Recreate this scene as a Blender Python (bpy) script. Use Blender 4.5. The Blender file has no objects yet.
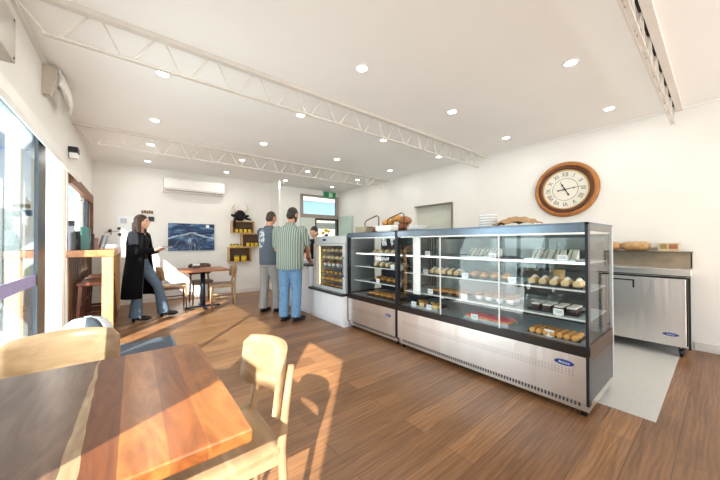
import bpy, bmesh, math, random
from mathutils import Vector, Matrix
random.seed(7)
PI = math.pi
SC = bpy.context.scene
COL = SC.collection

# ------------------------------------------------------------------ camera
cd = bpy.data.cameras.new('camera'); cam = bpy.data.objects.new('camera', cd); COL.objects.link(cam)
cd.sensor_width = 36; cd.sensor_fit = 'HORIZONTAL'; cd.lens = 285.875/720*36; cd.clip_start = .05; cd.clip_end = 300
_a, _b, _c = (math.radians(v) for v in (38.378, .512, -.163))
F = Vector((math.sin(_a), math.cos(_a), 0)); R = Vector((math.cos(_a), -math.sin(_a), 0)); U = Vector((0, 0, 1))
F, U = math.cos(_b)*F + math.sin(_b)*U, math.cos(_b)*U - math.sin(_b)*F
R, U = math.cos(_c)*R + math.sin(_c)*U, math.cos(_c)*U - math.sin(_c)*R
M = Matrix(((R.x, U.x, -F.x, 0), (R.y, U.y, -F.y, 0), (R.z, U.z, -F.z, 1.25), (0, 0, 0, 1)))
cam.matrix_world = M
SC.camera = cam

# ------------------------------------------------------------------ sky, sun, exposure
W = bpy.data.worlds.new('sky'); SC.world = W; W.use_nodes = True
nt = W.node_tree; bgn = nt.nodes['Background']
sky = nt.nodes.new('ShaderNodeTexSky'); sky.sky_type = 'NISHITA'; sky.sun_disc = False
sky.sun_elevation = math.radians(31); sky.sun_rotation = math.radians(220); sky.air_density = 1.0; sky.dust_density = .6; sky.ozone_density = 2.0
nt.links.new(sky.outputs[0], bgn.inputs[0]); bgn.inputs[1].default_value = .2
sd = bpy.data.lights.new('sun', 'SUN'); sun = bpy.data.objects.new('sun', sd); COL.objects.link(sun)
BACK_W = 60; SIDE_W = 22
sd.energy = 13.5; sd.angle = math.radians(.6); sd.color = (1, .93, .84)
sun.rotation_euler = Vector((1, 1.21, -.947)).to_track_quat('-Z', 'Y').to_euler()
sun.location = (-6, -6, 6)
for k, (x, wd) in enumerate(((.9, 2.3), (3.55, 2.4))):                       # added fill lamps at the unseen back windows, tilted up to brighten the ceiling
    ad = bpy.data.lights.new('back_fill', 'AREA'); ao = bpy.data.objects.new('back_fill', ad); COL.objects.link(ao)
    ad.shape = 'RECTANGLE'; ad.size = wd; ad.size_y = 1.8; ad.energy = BACK_W; ad.color = (.93, .98, .97)
    ao.location = (x, -3.12, 1.45); ao.rotation_euler = Vector((0, 1, .8)).to_track_quat('-Z', 'Y').to_euler()
for y, ly, lz, zc in ((3.0, 3.3, 1.7, 1.1), (6.1, 2.2, .8, 1.55)):             # added upward fill lamps outside the door and servery window, brightening the ceiling
    ad = bpy.data.lights.new('side_fill', 'AREA'); ao = bpy.data.objects.new('side_fill', ad); COL.objects.link(ao)
    ad.shape = 'RECTANGLE'; ad.size = ly; ad.size_y = lz; ad.energy = SIDE_W*ly*lz; ad.color = (.95, .99, .97)
    ao.location = (-1.15, y, zc); ao.rotation_euler = Vector((1, 0, .75)).to_track_quat('-Z', 'Z').to_euler()
DOWNLIGHT_W = 3.0
SC.view_settings.view_transform = 'Standard'; SC.view_settings.look = 'None'
SC.view_settings.exposure = .25; SC.view_settings.gamma = 1; SC.view_settings.use_curve_mapping = False

# ------------------------------------------------------------------ materials
def srgb(r, g, b):
    f = lambda c: (c/255/12.92 if c/255 <= .04045 else ((c/255+.055)/1.055)**2.4)
    return (f(r), f(g), f(b), 1)
MATS = {}
def mat(name, rgb, rough=.5, metal=0, var=.08, scale=12, bump=0, coat=0, stretch=None, spec=None):
    if name in MATS: return MATS[name]
    m = bpy.data.materials.new(name); m.use_nodes = True; n = m.node_tree.nodes; l = m.node_tree.links
    b = n['Principled BSDF']; c = srgb(*rgb)
    tc = n.new('ShaderNodeTexCoord'); no = n.new('ShaderNodeTexNoise'); no.inputs['Scale'].default_value = scale; no.inputs['Detail'].default_value = 3
    src = tc.outputs['Object']
    if stretch:
        mp = n.new('ShaderNodeMapping'); mp.inputs['Scale'].default_value = stretch; l.new(src, mp.inputs[0]); src = mp.outputs[0]
    l.new(src, no.inputs['Vector'])
    rp = n.new('ShaderNodeValToRGB'); e = rp.color_ramp.elements
    e[0].position = .3; e[1].position = .7
    e[0].color = tuple(max(0, v*(1-var)) for v in c[:3])+(1,); e[1].color = tuple(min(1, v*(1+var)) for v in c[:3])+(1,)
    l.new(no.outputs['Fac'], rp.inputs[0]); l.new(rp.outputs[0], b.inputs['Base Color'])
    b.inputs['Roughness'].default_value = rough; b.inputs['Metallic'].default_value = metal
    if spec is not None: b.inputs['Specular IOR Level'].default_value = spec
    if coat: b.inputs['Coat Weight'].default_value = coat; b.inputs['Coat Roughness'].default_value = .15
    if bump:
        bp = n.new('ShaderNodeBump'); bp.inputs['Strength'].default_value = bump; bp.inputs['Distance'].default_value = .02
        l.new(no.outputs['Fac'], bp.inputs['Height']); l.new(bp.outputs[0], b.inputs['Normal'])
    MATS[name] = m; return m
def emis(name, rgb, strength):
    if name in MATS: return MATS[name]
    m = bpy.data.materials.new(name); m.use_nodes = True; b = m.node_tree.nodes['Principled BSDF']
    b.inputs['Base Color'].default_value = srgb(*rgb); b.inputs['Emission Color'].default_value = srgb(*rgb); b.inputs['Emission Strength'].default_value = strength
    MATS[name] = m; return m
def glass(name, tint=(250, 255, 252), refl=1.0, ior=1.5, veil=0):
    if name in MATS: return MATS[name]
    m = bpy.data.materials.new(name); m.use_nodes = True; n = m.node_tree.nodes; l = m.node_tree.links
    n.remove(n['Principled BSDF']); out = n['Material Output']
    t = n.new('ShaderNodeBsdfTransparent'); t.inputs[0].default_value = srgb(*tint)
    g = n.new('ShaderNodeBsdfGlossy'); g.inputs['Roughness'].default_value = .01; g.inputs[0].default_value = (1, 1, 1, 1)
    fr = n.new('ShaderNodeFresnel'); ge = n.new('ShaderNodeNewGeometry'); io = n.new('ShaderNodeMapRange')   # the far face of a pane reflects like its near face
    io.inputs['To Min'].default_value = ior; io.inputs['To Max'].default_value = 1/ior; l.new(ge.outputs['Backfacing'], io.inputs['Value']); l.new(io.outputs[0], fr.inputs[0])
    mu = n.new('ShaderNodeMath'); mu.operation = 'MULTIPLY'; mu.inputs[1].default_value = refl; l.new(fr.outputs[0], mu.inputs[0])
    mx = n.new('ShaderNodeMixShader'); l.new(mu.outputs[0], mx.inputs[0]); l.new(t.outputs[0], mx.inputs[1]); l.new(g.outputs[0], mx.inputs[2])
    last = mx
    if veil:
        d = n.new('ShaderNodeBsdfDiffuse'); d.inputs[0].default_value = srgb(*tint); m2 = n.new('ShaderNodeMixShader'); m2.inputs[0].default_value = veil
        l.new(mx.outputs[0], m2.inputs[1]); l.new(d.outputs[0], m2.inputs[2]); last = m2
    l.new(last.outputs[0], out.inputs[0]); MATS[name] = m; return m
def wood(name, c1, c2, rough=.4, axis=0, freq=26, coat=0):
    """streaky timber with its grain along one axis"""
    if name in MATS: return MATS[name]
    m = bpy.data.materials.new(name); m.use_nodes = True; n = m.node_tree.nodes; l = m.node_tree.links; b = n['Principled BSDF']
    tc = n.new('ShaderNodeTexCoord'); mp = n.new('ShaderNodeMapping'); s = [freq]*3; s[axis] = freq*.09; mp.inputs['Scale'].default_value = s
    no = n.new('ShaderNodeTexNoise'); no.inputs['Scale'].default_value = 1; no.inputs['Detail'].default_value = 5; no.inputs['Distortion'].default_value = .6
    rp = n.new('ShaderNodeValToRGB'); rp.color_ramp.elements[0].position = .32; rp.color_ramp.elements[1].position = .68
    rp.color_ramp.elements[0].color = srgb(*c1); rp.color_ramp.elements[1].color = srgb(*c2)
    l.new(tc.outputs['Object'], mp.inputs[0]); l.new(mp.outputs[0], no.inputs['Vector']); l.new(no.outputs['Fac'], rp.inputs[0]); l.new(rp.outputs[0], b.inputs['Base Color'])
    b.inputs['Roughness'].default_value = rough
    if coat: b.inputs['Coat Weight'].default_value = coat; b.inputs['Coat Roughness'].default_value = .12
    MATS[name] = m; return m

def floor_mat():
    m = bpy.data.materials.new('timber floor boards'); m.use_nodes = True; n = m.node_tree.nodes; l = m.node_tree.links; b = n['Principled BSDF']
    tc = n.new('ShaderNodeTexCoord')
    br = n.new('ShaderNodeTexBrick'); br.offset = .37; br.inputs['Scale'].default_value = 1; br.inputs['Brick Width'].default_value = 1.5; br.inputs['Row Height'].default_value = .175
    br.inputs['Mortar Size'].default_value = .0016; br.inputs['Mortar Smooth'].default_value = .3; br.inputs['Bias'].default_value = 0
    br.inputs['Color1'].default_value = srgb(122, 87, 58); br.inputs['Color2'].default_value = srgb(154, 113, 77); br.inputs['Mortar'].default_value = srgb(72, 46, 28)
    l.new(tc.outputs['Object'], br.inputs['Vector'])
    mp = n.new('ShaderNodeMapping'); mp.inputs['Scale'].default_value = (1.6, 26, 1)
    no = n.new('ShaderNodeTexNoise'); no.inputs['Scale'].default_value = 1; no.inputs['Detail'].default_value = 6; no.inputs['Distortion'].default_value = 1.2
    l.new(tc.outputs['Object'], mp.inputs[0]); l.new(mp.outputs[0], no.inputs['Vector'])
    mp2 = n.new('ShaderNodeMapping'); mp2.inputs['Scale'].default_value = (1.1, 4.5, 1); wv = n.new('ShaderNodeTexWave'); wv.wave_type = 'RINGS'; wv.inputs['Scale'].default_value = 2.6; wv.inputs['Distortion'].default_value = 7; wv.inputs['Detail'].default_value = 2; wv.inputs['Detail Scale'].default_value = 1.2
    l.new(tc.outputs['Object'], mp2.inputs[0]); l.new(mp2.outputs[0], wv.inputs['Vector'])
    rp = n.new('ShaderNodeValToRGB'); rp.color_ramp.elements[0].position = .25; rp.color_ramp.elements[1].position = .75; rp.color_ramp.elements[0].color = (.62, .58, .54, 1); rp.color_ramp.elements[1].color = (1.28, 1.26, 1.24, 1)
    l.new(no.outputs['Fac'], rp.inputs[0])
    rp2 = n.new('ShaderNodeValToRGB'); rp2.color_ramp.elements[0].color = (.86, .85, .83, 1); rp2.color_ramp.elements[1].color = (1.08, 1.08, 1.07, 1); l.new(wv.outputs['Fac'], rp2.inputs[0])
    mx = n.new('ShaderNodeMixRGB'); mx.blend_type = 'MULTIPLY'; mx.inputs[0].default_value = 1; l.new(br.outputs['Color'], mx.inputs[1]); l.new(rp.outputs[0], mx.inputs[2])
    mx2 = n.new('ShaderNodeMixRGB'); mx2.blend_type = 'MULTIPLY'; mx2.inputs[0].default_value = 1; l.new(mx.outputs[0], mx2.inputs[1]); l.new(rp2.outputs[0], mx2.inputs[2])
    l.new(mx2.outputs[0], b.inputs['Base Color']); b.inputs['Roughness'].default_value = .34
    bp = n.new('ShaderNodeBump'); bp.inputs['Strength'].default_value = .12; bp.inputs['Distance'].default_value = .004; l.new(no.outputs['Fac'], bp.inputs['Height']); l.new(bp.outputs[0], b.inputs['Normal'])
    return m

def tabletop_mat():
    """boards glued side by side along Y: dark walnut, a sapwood streak, red brown, honey, mid brown"""
    m = bpy.data.materials.new('mixed hardwood slab'); m.use_nodes = True; n = m.node_tree.nodes; l = m.node_tree.links; b = n['Principled BSDF']
    tc = n.new('ShaderNodeTexCoord'); sp = n.new('ShaderNodeSeparateXYZ'); l.new(tc.outputs['Object'], sp.inputs[0])
    mr = n.new('ShaderNodeMapRange'); mr.inputs['From Min'].default_value = -.42; mr.inputs['From Max'].default_value = .42; l.new(sp.outputs['X'], mr.inputs['Value'])
    rp = n.new('ShaderNodeValToRGB'); rp.color_ramp.interpolation = 'CONSTANT'; e = rp.color_ramp.elements
    cols = [(0, (122, 98, 82)), (.30, (112, 88, 72)), (.563, (112, 66, 40)), (.663, (158, 102, 54)), (.774, (134, 80, 42)), (.869, (154, 98, 52))]
    e[0].position = 0; e[0].color = srgb(*cols[0][1]); e[1].position = cols[1][0]; e[1].color = srgb(*cols[1][1])
    for p, c in cols[2:]: x = e.new(p); x.color = srgb(*c)
    l.new(mr.outputs[0], rp.inputs[0])
    def mth(op, a, bb=None, cc=None):
        x = n.new('ShaderNodeMath'); x.operation = op
        for i, v in enumerate((a, bb, cc)):
            if v is None: continue
            if isinstance(v, (int, float)): x.inputs[i].default_value = v
            else: l.new(v, x.inputs[i])
        return x.outputs[0]
    # pale sapwood streak, wider towards the front edge
    nz = n.new('ShaderNodeTexNoise'); nz.inputs['Scale'].default_value = 5; l.new(tc.outputs['Object'], nz.inputs['Vector'])
    dist = mth('ABSOLUTE', mth('ADD', mth('SUBTRACT', sp.outputs['X'], .068), mth('MULTIPLY', nz.outputs['Fac'], .03)))
    wdt = mth('MULTIPLY_ADD', sp.outputs['Y'], -.0175, .0105)
    st = mth('LESS_THAN', dist, wdt)
    mx = n.new('ShaderNodeMixRGB'); l.new(st, mx.inputs[0]); l.new(rp.outputs[0], mx.inputs[1]); mx.inputs[2].default_value = srgb(174, 150, 120)
    mp = n.new('ShaderNodeMapping'); mp.inputs['Scale'].default_value = (14, 3, 14); wv = n.new('ShaderNodeTexNoise'); wv.inputs['Scale'].default_value = 1.0; wv.inputs['Distortion'].default_value = 2.2; wv.inputs['Detail'].default_value = 5
    l.new(tc.outputs['Object'], mp.inputs[0]); l.new(mp.outputs[0], wv.inputs['Vector'])
    r3 = n.new('ShaderNodeValToRGB'); r3.color_ramp.elements[0].position = .3; r3.color_ramp.elements[1].position = .7; r3.color_ramp.elements[0].color = (.60, .54, .48, 1); r3.color_ramp.elements[1].color = (1.22, 1.22, 1.18, 1); l.new(wv.outputs['Fac'], r3.inputs[0])
    m3 = n.new('ShaderNodeMixRGB'); m3.blend_type = 'MULTIPLY'; m3.inputs[0].default_value = 1; l.new(mx.outputs[0], m3.inputs[1]); l.new(r3.outputs[0], m3.inputs[2])
    l.new(m3.outputs[0], b.inputs['Base Color']); b.inputs['Roughness'].default_value = .28
    return m

def wave_painting_mat():
    """dark blue sea, a pale crest peaking in the middle and spray streaks running down from it"""
    m = bpy.data.materials.new('painted ocean waves'); m.use_nodes = True; n = m.node_tree.nodes; l = m.node_tree.links; b = n['Principled BSDF']
    tc = n.new('ShaderNodeTexCoord'); sp = n.new('ShaderNodeSeparateXYZ'); l.new(tc.outputs['Object'], sp.inputs[0])
    def mth(op, a, bb=None, cc=None):
        x = n.new('ShaderNodeMath'); x.operation = op
        for i, v in enumerate((a, bb, cc)):
            if v is None: continue
            if isinstance(v, (int, float)): x.inputs[i].default_value = v
            else: l.new(v, x.inputs[i])
        return x.outputs[0]
    X, Z = sp.outputs['X'], sp.outputs['Z']
    mp = n.new('ShaderNodeMapping'); mp.inputs['Scale'].default_value = (2.2, 1, 8); l.new(tc.outputs['Object'], mp.inputs[0])
    no = n.new('ShaderNodeTexNoise'); no.inputs['Scale'].default_value = 1.6; no.inputs['Detail'].default_value = 6; no.inputs['Distortion'].default_value = 1; l.new(mp.outputs[0], no.inputs['Vector'])
    rp = n.new('ShaderNodeValToRGB'); e = rp.color_ramp.elements
    e[0].position = .34; e[0].color = srgb(8, 20, 44); e[1].position = .72; e[1].color = srgb(120, 160, 190); x = e.new(.52); x.color = srgb(16, 60, 108)
    l.new(no.outputs['Fac'], rp.inputs[0])
    ax = mth('ABSOLUTE', mth('SUBTRACT', X, -.02)); sl = mth('MULTIPLY', ax, .34)
    dz = mth('SUBTRACT', mth('ADD', mth('SUBTRACT', Z, .11), sl), mth('MULTIPLY', mth('SUBTRACT', no.outputs['Fac'], .5), .12))   # height above the crest line
    crest = mth('MULTIPLY', mth('SUBTRACT', 1.0, mth('MINIMUM', 1.0, mth('MULTIPLY', mth('ABSOLUTE', dz), 38.0))), .85)
    an = mth('ARCTAN2', mth('SUBTRACT', X, -.08), mth('SUBTRACT', .22, Z))
    cb = n.new('ShaderNodeCombineXYZ'); l.new(mth('MULTIPLY', an, 16.0), cb.inputs[0]); l.new(mth('MULTIPLY', Z, 3.0), cb.inputs[1])
    n2 = n.new('ShaderNodeTexNoise'); n2.inputs['Scale'].default_value = 1.3; n2.inputs['Detail'].default_value = 3; l.new(cb.outputs[0], n2.inputs['Vector'])
    st = mth('MULTIPLY', mth('MINIMUM', 1.0, mth('MAXIMUM', 0.0, mth('MULTIPLY', mth('SUBTRACT', n2.outputs['Fac'], .53), 7.0))), mth('MULTIPLY', mth('LESS_THAN', dz, 0.0), mth('MAXIMUM', 0.0, mth('SUBTRACT', .75, mth('MULTIPLY', ax, 2.2)))))
    mx = n.new('ShaderNodeMixRGB'); l.new(mth('MINIMUM', 1.0, mth('MAXIMUM', crest, st)), mx.inputs[0]); l.new(rp.outputs[0], mx.inputs[1]); mx.inputs[2].default_value = srgb(206, 224, 236)
    l.new(mx.outputs[0], b.inputs['Base Color']); b.inputs['Roughness'].default_value = .5
    return m
def stripes_mat(name, c1, c2, freq, rough=.85):
    m = bpy.data.materials.new(name); m.use_nodes = True; n = m.node_tree.nodes; l = m.node_tree.links; b = n['Principled BSDF']
    tc = n.new('ShaderNodeTexCoord'); wv = n.new('ShaderNodeTexWave'); wv.bands_direction = 'X'; wv.inputs['Scale'].default_value = freq; wv.inputs['Distortion'].default_value = .6; wv.inputs['Detail'].default_value = 1
    l.new(tc.outputs['Object'], wv.inputs['Vector'])
    rp = n.new('ShaderNodeValToRGB'); rp.color_ramp.elements[0].position = .55; rp.color_ramp.elements[1].position = .85; rp.color_ramp.elements[0].color = srgb(*c1); rp.color_ramp.elements[1].color = srgb(*c2)
    l.new(wv.outputs['Fac'], rp.inputs[0]); l.new(rp.outputs[0], b.inputs['Base Color']); b.inputs['Roughness'].default_value = rough
    return m
def printed_tee_mat():
    """grey cotton with a worn round white print on the back (object -Y side)"""
    m = bpy.data.materials.new('grey cotton with worn white print'); m.use_nodes = True; n = m.node_tree.nodes; l = m.node_tree.links; b = n['Principled BSDF']
    tc = n.new('ShaderNodeTexCoord'); sp = n.new('ShaderNodeSeparateXYZ'); l.new(tc.outputs['Object'], sp.inputs[0])
    def mth(op, a, bb=None):
        x = n.new('ShaderNodeMath'); x.operation = op
        for i, v in enumerate((a, bb)):
            if v is None: continue
            if isinstance(v, (int, float)): x.inputs[i].default_value = v
            else: l.new(v, x.inputs[i])
        return x.outputs[0]
    dx = mth('DIVIDE', mth('ADD', sp.outputs['X'], .07), .11); dz = mth('DIVIDE', mth('SUBTRACT', sp.outputs['Z'], 1.32), .17)
    rr = mth('ADD', mth('MULTIPLY', dx, dx), mth('MULTIPLY', dz, dz))
    ins = mth('MULTIPLY', mth('LESS_THAN', rr, 1.0), mth('LESS_THAN', sp.outputs['Y'], -.04))
    no = n.new('ShaderNodeTexNoise'); no.inputs['Scale'].default_value = 22; l.new(tc.outputs['Object'], no.inputs['Vector'])
    f = mth('MULTIPLY', ins, mth('GREATER_THAN', no.outputs['Fac'], .47))
    mx = n.new('ShaderNodeMixRGB'); l.new(f, mx.inputs[0]); mx.inputs[1].default_value = srgb(84, 96, 108); mx.inputs[2].default_value = srgb(190, 200, 206)
    l.new(mx.outputs[0], b.inputs['Base Color']); b.inputs['Roughness'].default_value = .9
    return m
def paving_mat():
    m = mat('pale concrete paving', (128, 118, 104), .9, var=.1, scale=3); return m

white = mat('white painted plaster', (236, 234, 230), .75, var=.015, scale=3)
ceil_m = mat('white painted ceiling', (238, 236, 233), .8, var=.012, scale=2)
trim_w = mat('white gloss paint', (238, 236, 231), .4, var=.02)
trussm = mat('off white painted steel', (218, 212, 203), .5, var=.02)
gap_shadow = mat('black gap shadow', (28, 26, 25), .8)
alu_d = mat('dark grey aluminium', (60, 66, 74), .35, .4, var=.05)
alu_b = mat('taupe aluminium', (128, 118, 108), .4, .2, var=.05)
alu_l = mat('pale aluminium', (206, 210, 214), .32, .5, var=.04)
steel = mat('brushed stainless steel', (236, 234, 232), .36, 1, var=.03, scale=4, stretch=(1, 1.6, .3), bump=.35)
steel_s = mat('satin stainless steel', (224, 222, 218), .33, 1, var=.05, scale=6, stretch=(1, 1, 14))
black_m = mat('black satin metal', (26, 27, 30), .3, .3)
blackp = mat('black plastic', (24, 24, 26), .45)
casebar = mat('blue black case trim', (38, 44, 54), .28, .3)
chairw = wood('pale ash veneer', (148, 118, 86), (184, 154, 120), .38, 1, 17)
chairw2 = wood('pale ash legs', (154, 124, 92), (178, 148, 114), .4, 2, 16)
beige_w = wood('honey timber', (176, 136, 96), (200, 162, 118), .5, 2, 16)
barpost = wood('raw golden timber', (196, 150, 90), (224, 182, 124), .6, 2, 14)
bartop = wood('polished red brown timber', (150, 98, 58), (188, 134, 86), .4, 1, 14)
hdr_w = wood('brown stained timber', (110, 66, 36), (140, 88, 52), .5, 1, 14)
stoolw = wood('dark red stained timber', (92, 44, 24), (128, 66, 38), .4, 2, 14)
darkw = wood('dark brown timber', (66, 46, 34), (92, 66, 48), .45, 2, 14)
clockw = wood('amber stained timber', (150, 92, 38), (180, 118, 56), .35, 0, 10)
clockd = wood('mahogany stained timber', (74, 34, 16), (98, 48, 26), .35, 0, 10)
skin_l = mat('light skin', (222, 172, 146), .55, var=.04, scale=20)
skin_m = mat('tanned skin', (202, 146, 116), .55, var=.04, scale=20)
hair_d = mat('dark brown hair', (44, 32, 26), .55, var=.3, scale=40, stretch=(6, 6, 1), bump=.5)
hair_b = mat('brown hair', (74, 52, 40), .5, var=.3, scale=40, stretch=(6, 6, 1), bump=.5)
eye_m = mat('dark eye', (30, 24, 22), .2)
denim = mat('light blue denim', (104, 142, 178), .9, var=.16, scale=26)
denim2 = mat('mid blue denim', (92, 110, 130), .9, var=.16, scale=26)
greytr = mat('grey cotton trousers', (150, 148, 146), .9, var=.06)
coatm = mat('black knit wool', (20, 20, 23), .95, var=.15, scale=60, spec=.1)
coatg = mat('grey knit wool', (84, 87, 94), .95, var=.12, scale=60, spec=.1)
shoe = mat('black leather', (22, 22, 24), .4)
sole = mat('dark rubber', (38, 36, 36), .7)
clear = glass('clear window glass', (226, 234, 236), 1.2)
case_g = glass('clear display glass', (251, 253, 253), .62)
tint_g = glass('grey tinted glass', (176, 186, 190), 1.0)
shelf_g = glass('frosted glass shelf', (226, 236, 234), .7, veil=.35)
led = emis('white led strip', (255, 252, 246), 1.0)
lampw = emis('warm white diffuser', (255, 250, 240), 14)
blue_e = mat('royal blue enamel', (28, 62, 140), .35)
white_e = mat('white enamel', (240, 240, 240), .4, var=.02)
paper = mat('white card', (240, 242, 244), .7, var=.02)
inkg = mat('grey print', (150, 160, 176), .8)
golden = mat('golden baked pastry', (206, 150, 78), .55, var=.3, scale=30, bump=.4)
palep = mat('pale floury bread', (226, 198, 152), .7, var=.18, scale=30, bump=.3)
brownp = mat('brown baked crust', (150, 96, 52), .55, var=.25, scale=30, bump=.4)
choc = mat('dark chocolate cake', (58, 36, 28), .5, var=.25, scale=30, bump=.3)
cream = mat('white cream icing', (240, 234, 224), .5, var=.05, scale=30)
redj = mat('glossy red jelly glaze', (220, 46, 64), .25, var=.15, scale=18)
tray_b = mat('black plastic tray', (30, 32, 36), .35)
tray_s = mat('silver tray', (190, 194, 198), .3, .9)
yellow = mat('yellow sauce', (222, 186, 40), .4, var=.1)

# ------------------------------------------------------------------ mesh helpers
class MB:
    def __init__(s): s.bm = bmesh.new(); s.mats = []; s.cur = 0
    def m(s, material):
        if material not in s.mats: s.mats.append(material)
        s.cur = s.mats.index(material); return s
    def _tag(s, fs, smooth):
        for f in fs: f.material_index = s.cur; f.smooth = smooth
    def box(s, x0, x1, y0, y1, z0, z1, bev=0):
        vs = [s.bm.verts.new((x, y, z)) for x in (x0, x1) for y in (y0, y1) for z in (z0, z1)]
        ix = [(0, 1, 3, 2), (4, 6, 7, 5), (0, 4, 5, 1), (2, 3, 7, 6), (0, 2, 6, 4), (1, 5, 7, 3)]
        fs = [s.bm.faces.new([vs[i] for i in q]) for q in ix]; s._tag(fs, False)
        if bev:
            es = list({e for f in fs for e in f.edges})
            r = bmesh.ops.bevel(s.bm, geom=es, offset=bev, segments=2, profile=.5, affect='EDGES'); s._tag(r['faces'], False)
        return s
    def tube(s, pts, r, n=10, caps=True, smooth=True, sx=1.0):
        pts = [Vector(p) for p in pts]; rs = r if isinstance(r, (list, tuple)) else [r]*len(pts)
        rings = []; prev = None
        for i, p in enumerate(pts):
            d = (pts[min(i+1, len(pts)-1)]-pts[max(i-1, 0)]).normalized()
            if prev is None:
                u = d.orthogonal().normalized() if abs(d.z) < .999 else Vector((1, 0, 0))
            else: u = (prev - d*prev.dot(d)).normalized()
            prev = u; v = d.cross(u)
            rings.append([s.bm.verts.new(p + (u*math.cos(2*PI*k/n)*sx + v*math.sin(2*PI*k/n))*rs[i]) for k in range(n)])
        fs = []
        for a, b in zip(rings, rings[1:]):
            for k in range(n): fs.append(s.bm.faces.new((a[k], a[(k+1) % n], b[(k+1) % n], b[k])))
        s._tag(fs, smooth)
        if caps: s._tag([s.bm.faces.new(rings[0][::-1]), s.bm.faces.new(rings[-1])], False)
        return s
    def bar(s, p0, p1, w, d=None, up=(0, 0, 1)):
        """square section bar"""
        p0, p1 = Vector(p0), Vector(p1); d = d or w; z = (p1-p0).normalized(); u = Vector(up)
        if abs(z.dot(u)) > .98: u = Vector((1, 0, 0))
        a = z.cross(u).normalized(); b = a.cross(z)
        vs = [s.bm.verts.new(p + a*i*w/2 + b*j*d/2) for p in (p0, p1) for i, j in ((-1, -1), (1, -1), (1, 1), (-1, 1))]
        ix = [(3, 2, 1, 0), (4, 5, 6, 7), (0, 1, 5, 4), (1, 2, 6, 5), (2, 3, 7, 6), (3, 0, 4, 7)]
        s._tag([s.bm.faces.new([vs[i] for i in q]) for q in ix], False); return s
    def lathe(s, prof, c=(0, 0, 0), n=24, axis='z', smooth=True, closed=False):
        rings = []
        for r, h in prof:
            ring = []
            for k in range(n):
                a = 2*PI*k/n; x, y = math.cos(a)*r, math.sin(a)*r
                p = {'z': (x, y, h), 'x': (h, x, y), 'y': (x, h, y)}[axis]
                ring.append(s.bm.verts.new(Vector(c)+Vector(p)))
            rings.append(ring)
        fs = []
        for a, b in zip(rings, rings[1:]):
            for k in range(n): fs.append(s.bm.faces.new((a[k], a[(k+1) % n], b[(k+1) % n], b[k])))
        if closed:
            a, b = rings[-1], rings[0]
            for k in range(n): fs.append(s.bm.faces.new((a[k], a[(k+1) % n], b[(k+1) % n], b[k])))
        else:
            for rg in (rings[0], rings[-1]): fs.append(s.bm.faces.new(rg))
        s._tag(fs, smooth); return s
    def ell(s, c, r, rot=None, seg=16, ring=10):
        mt = Matrix.Translation(Vector(c)) @ (rot.to_4x4() if rot else Matrix()) @ Matrix.Diagonal(Vector((r[0], r[1], r[2], 1)))
        x = bmesh.ops.create_uvsphere(s.bm, u_segments=seg, v_segments=ring, radius=1, matrix=mt)
        s._tag({f for v in x['verts'] for f in v.link_faces}, True); return s
    def cap(s, p0, p1, r0, r1, n=12):
        p0, p1 = Vector(p0), Vector(p1); s.tube([p0, p1], [r0, r1], n); s.ell(p0, (r0,)*3, seg=n, ring=8); s.ell(p1, (r1,)*3, seg=n, ring=8); return s
    def loft(s, rings, n=20, caps=True):
        """stacked horizontal ellipses: (cx, cy, z, rx, ry)"""
        rg = [[s.bm.verts.new((cx+rx*math.cos(2*PI*k/n), cy+ry*math.sin(2*PI*k/n), z)) for k in range(n)] for cx, cy, z, rx, ry in rings]
        fs = []
        for a, b in zip(rg, rg[1:]):
            for k in range(n): fs.append(s.bm.faces.new((a[k], a[(k+1) % n], b[(k+1) % n], b[k])))
        if caps: fs += [s.bm.faces.new(rg[0][::-1]), s.bm.faces.new(rg[-1])]
        s._tag(fs, True); return s
    def prism(s, poly, axis, a, b):
        """polygon extruded along an axis from a to b"""
        def P(q, h): return {'x': (h, q[0], q[1]), 'y': (q[0], h, q[1]), 'z': (q[0], q[1], h)}[axis]
        v0 = [s.bm.verts.new(P(q, a)) for q in poly]; v1 = [s.bm.verts.new(P(q, b)) for q in poly]; n = len(poly)
        fs = [s.bm.faces.new(v0[::-1]), s.bm.faces.new(v1)] + [s.bm.faces.new((v0[i], v0[(i+1) % n], v1[(i+1) % n], v1[i])) for i in range(n)]
        s._tag(fs, False); return s
    def sheet(s, grid, th, smooth=True):
        """solid sheet from a grid of points, thickened along its normals"""
        nu, nv = len(grid), len(grid[0]); g = [[Vector(p) for p in row] for row in grid]
        def nrm(i, j):
            a = g[min(i+1, nu-1)][j]-g[max(i-1, 0)][j]; b = g[i][min(j+1, nv-1)]-g[i][max(j-1, 0)]
            return a.cross(b).normalized()
        A = [[s.bm.verts.new(g[i][j]+nrm(i, j)*th/2) for j in range(nv)] for i in range(nu)]
        B = [[s.bm.verts.new(g[i][j]-nrm(i, j)*th/2) for j in range(nv)] for i in range(nu)]
        fs = []
        for i in range(nu-1):
            for j in range(nv-1):
                fs.append(s.bm.faces.new((A[i][j], A[i+1][j], A[i+1][j+1], A[i][j+1]))); fs.append(s.bm.faces.new((B[i][j], B[i][j+1], B[i+1][j+1], B[i+1][j])))
        s._tag(fs, smooth); ed = []
        for i in range(nu-1):
            ed += [s.bm.faces.new((A[i][0], B[i][0], B[i+1][0], A[i+1][0])), s.bm.faces.new((A[i][-1], A[i+1][-1], B[i+1][-1], B[i][-1]))]
        for j in range(nv-1):
            ed += [s.bm.faces.new((A[0][j], A[0][j+1], B[0][j+1], B[0][j])), s.bm.faces.new((A[-1][j], B[-1][j], B[-1][j+1], A[-1][j+1]))]
        s._tag(ed, False); return s
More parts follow.
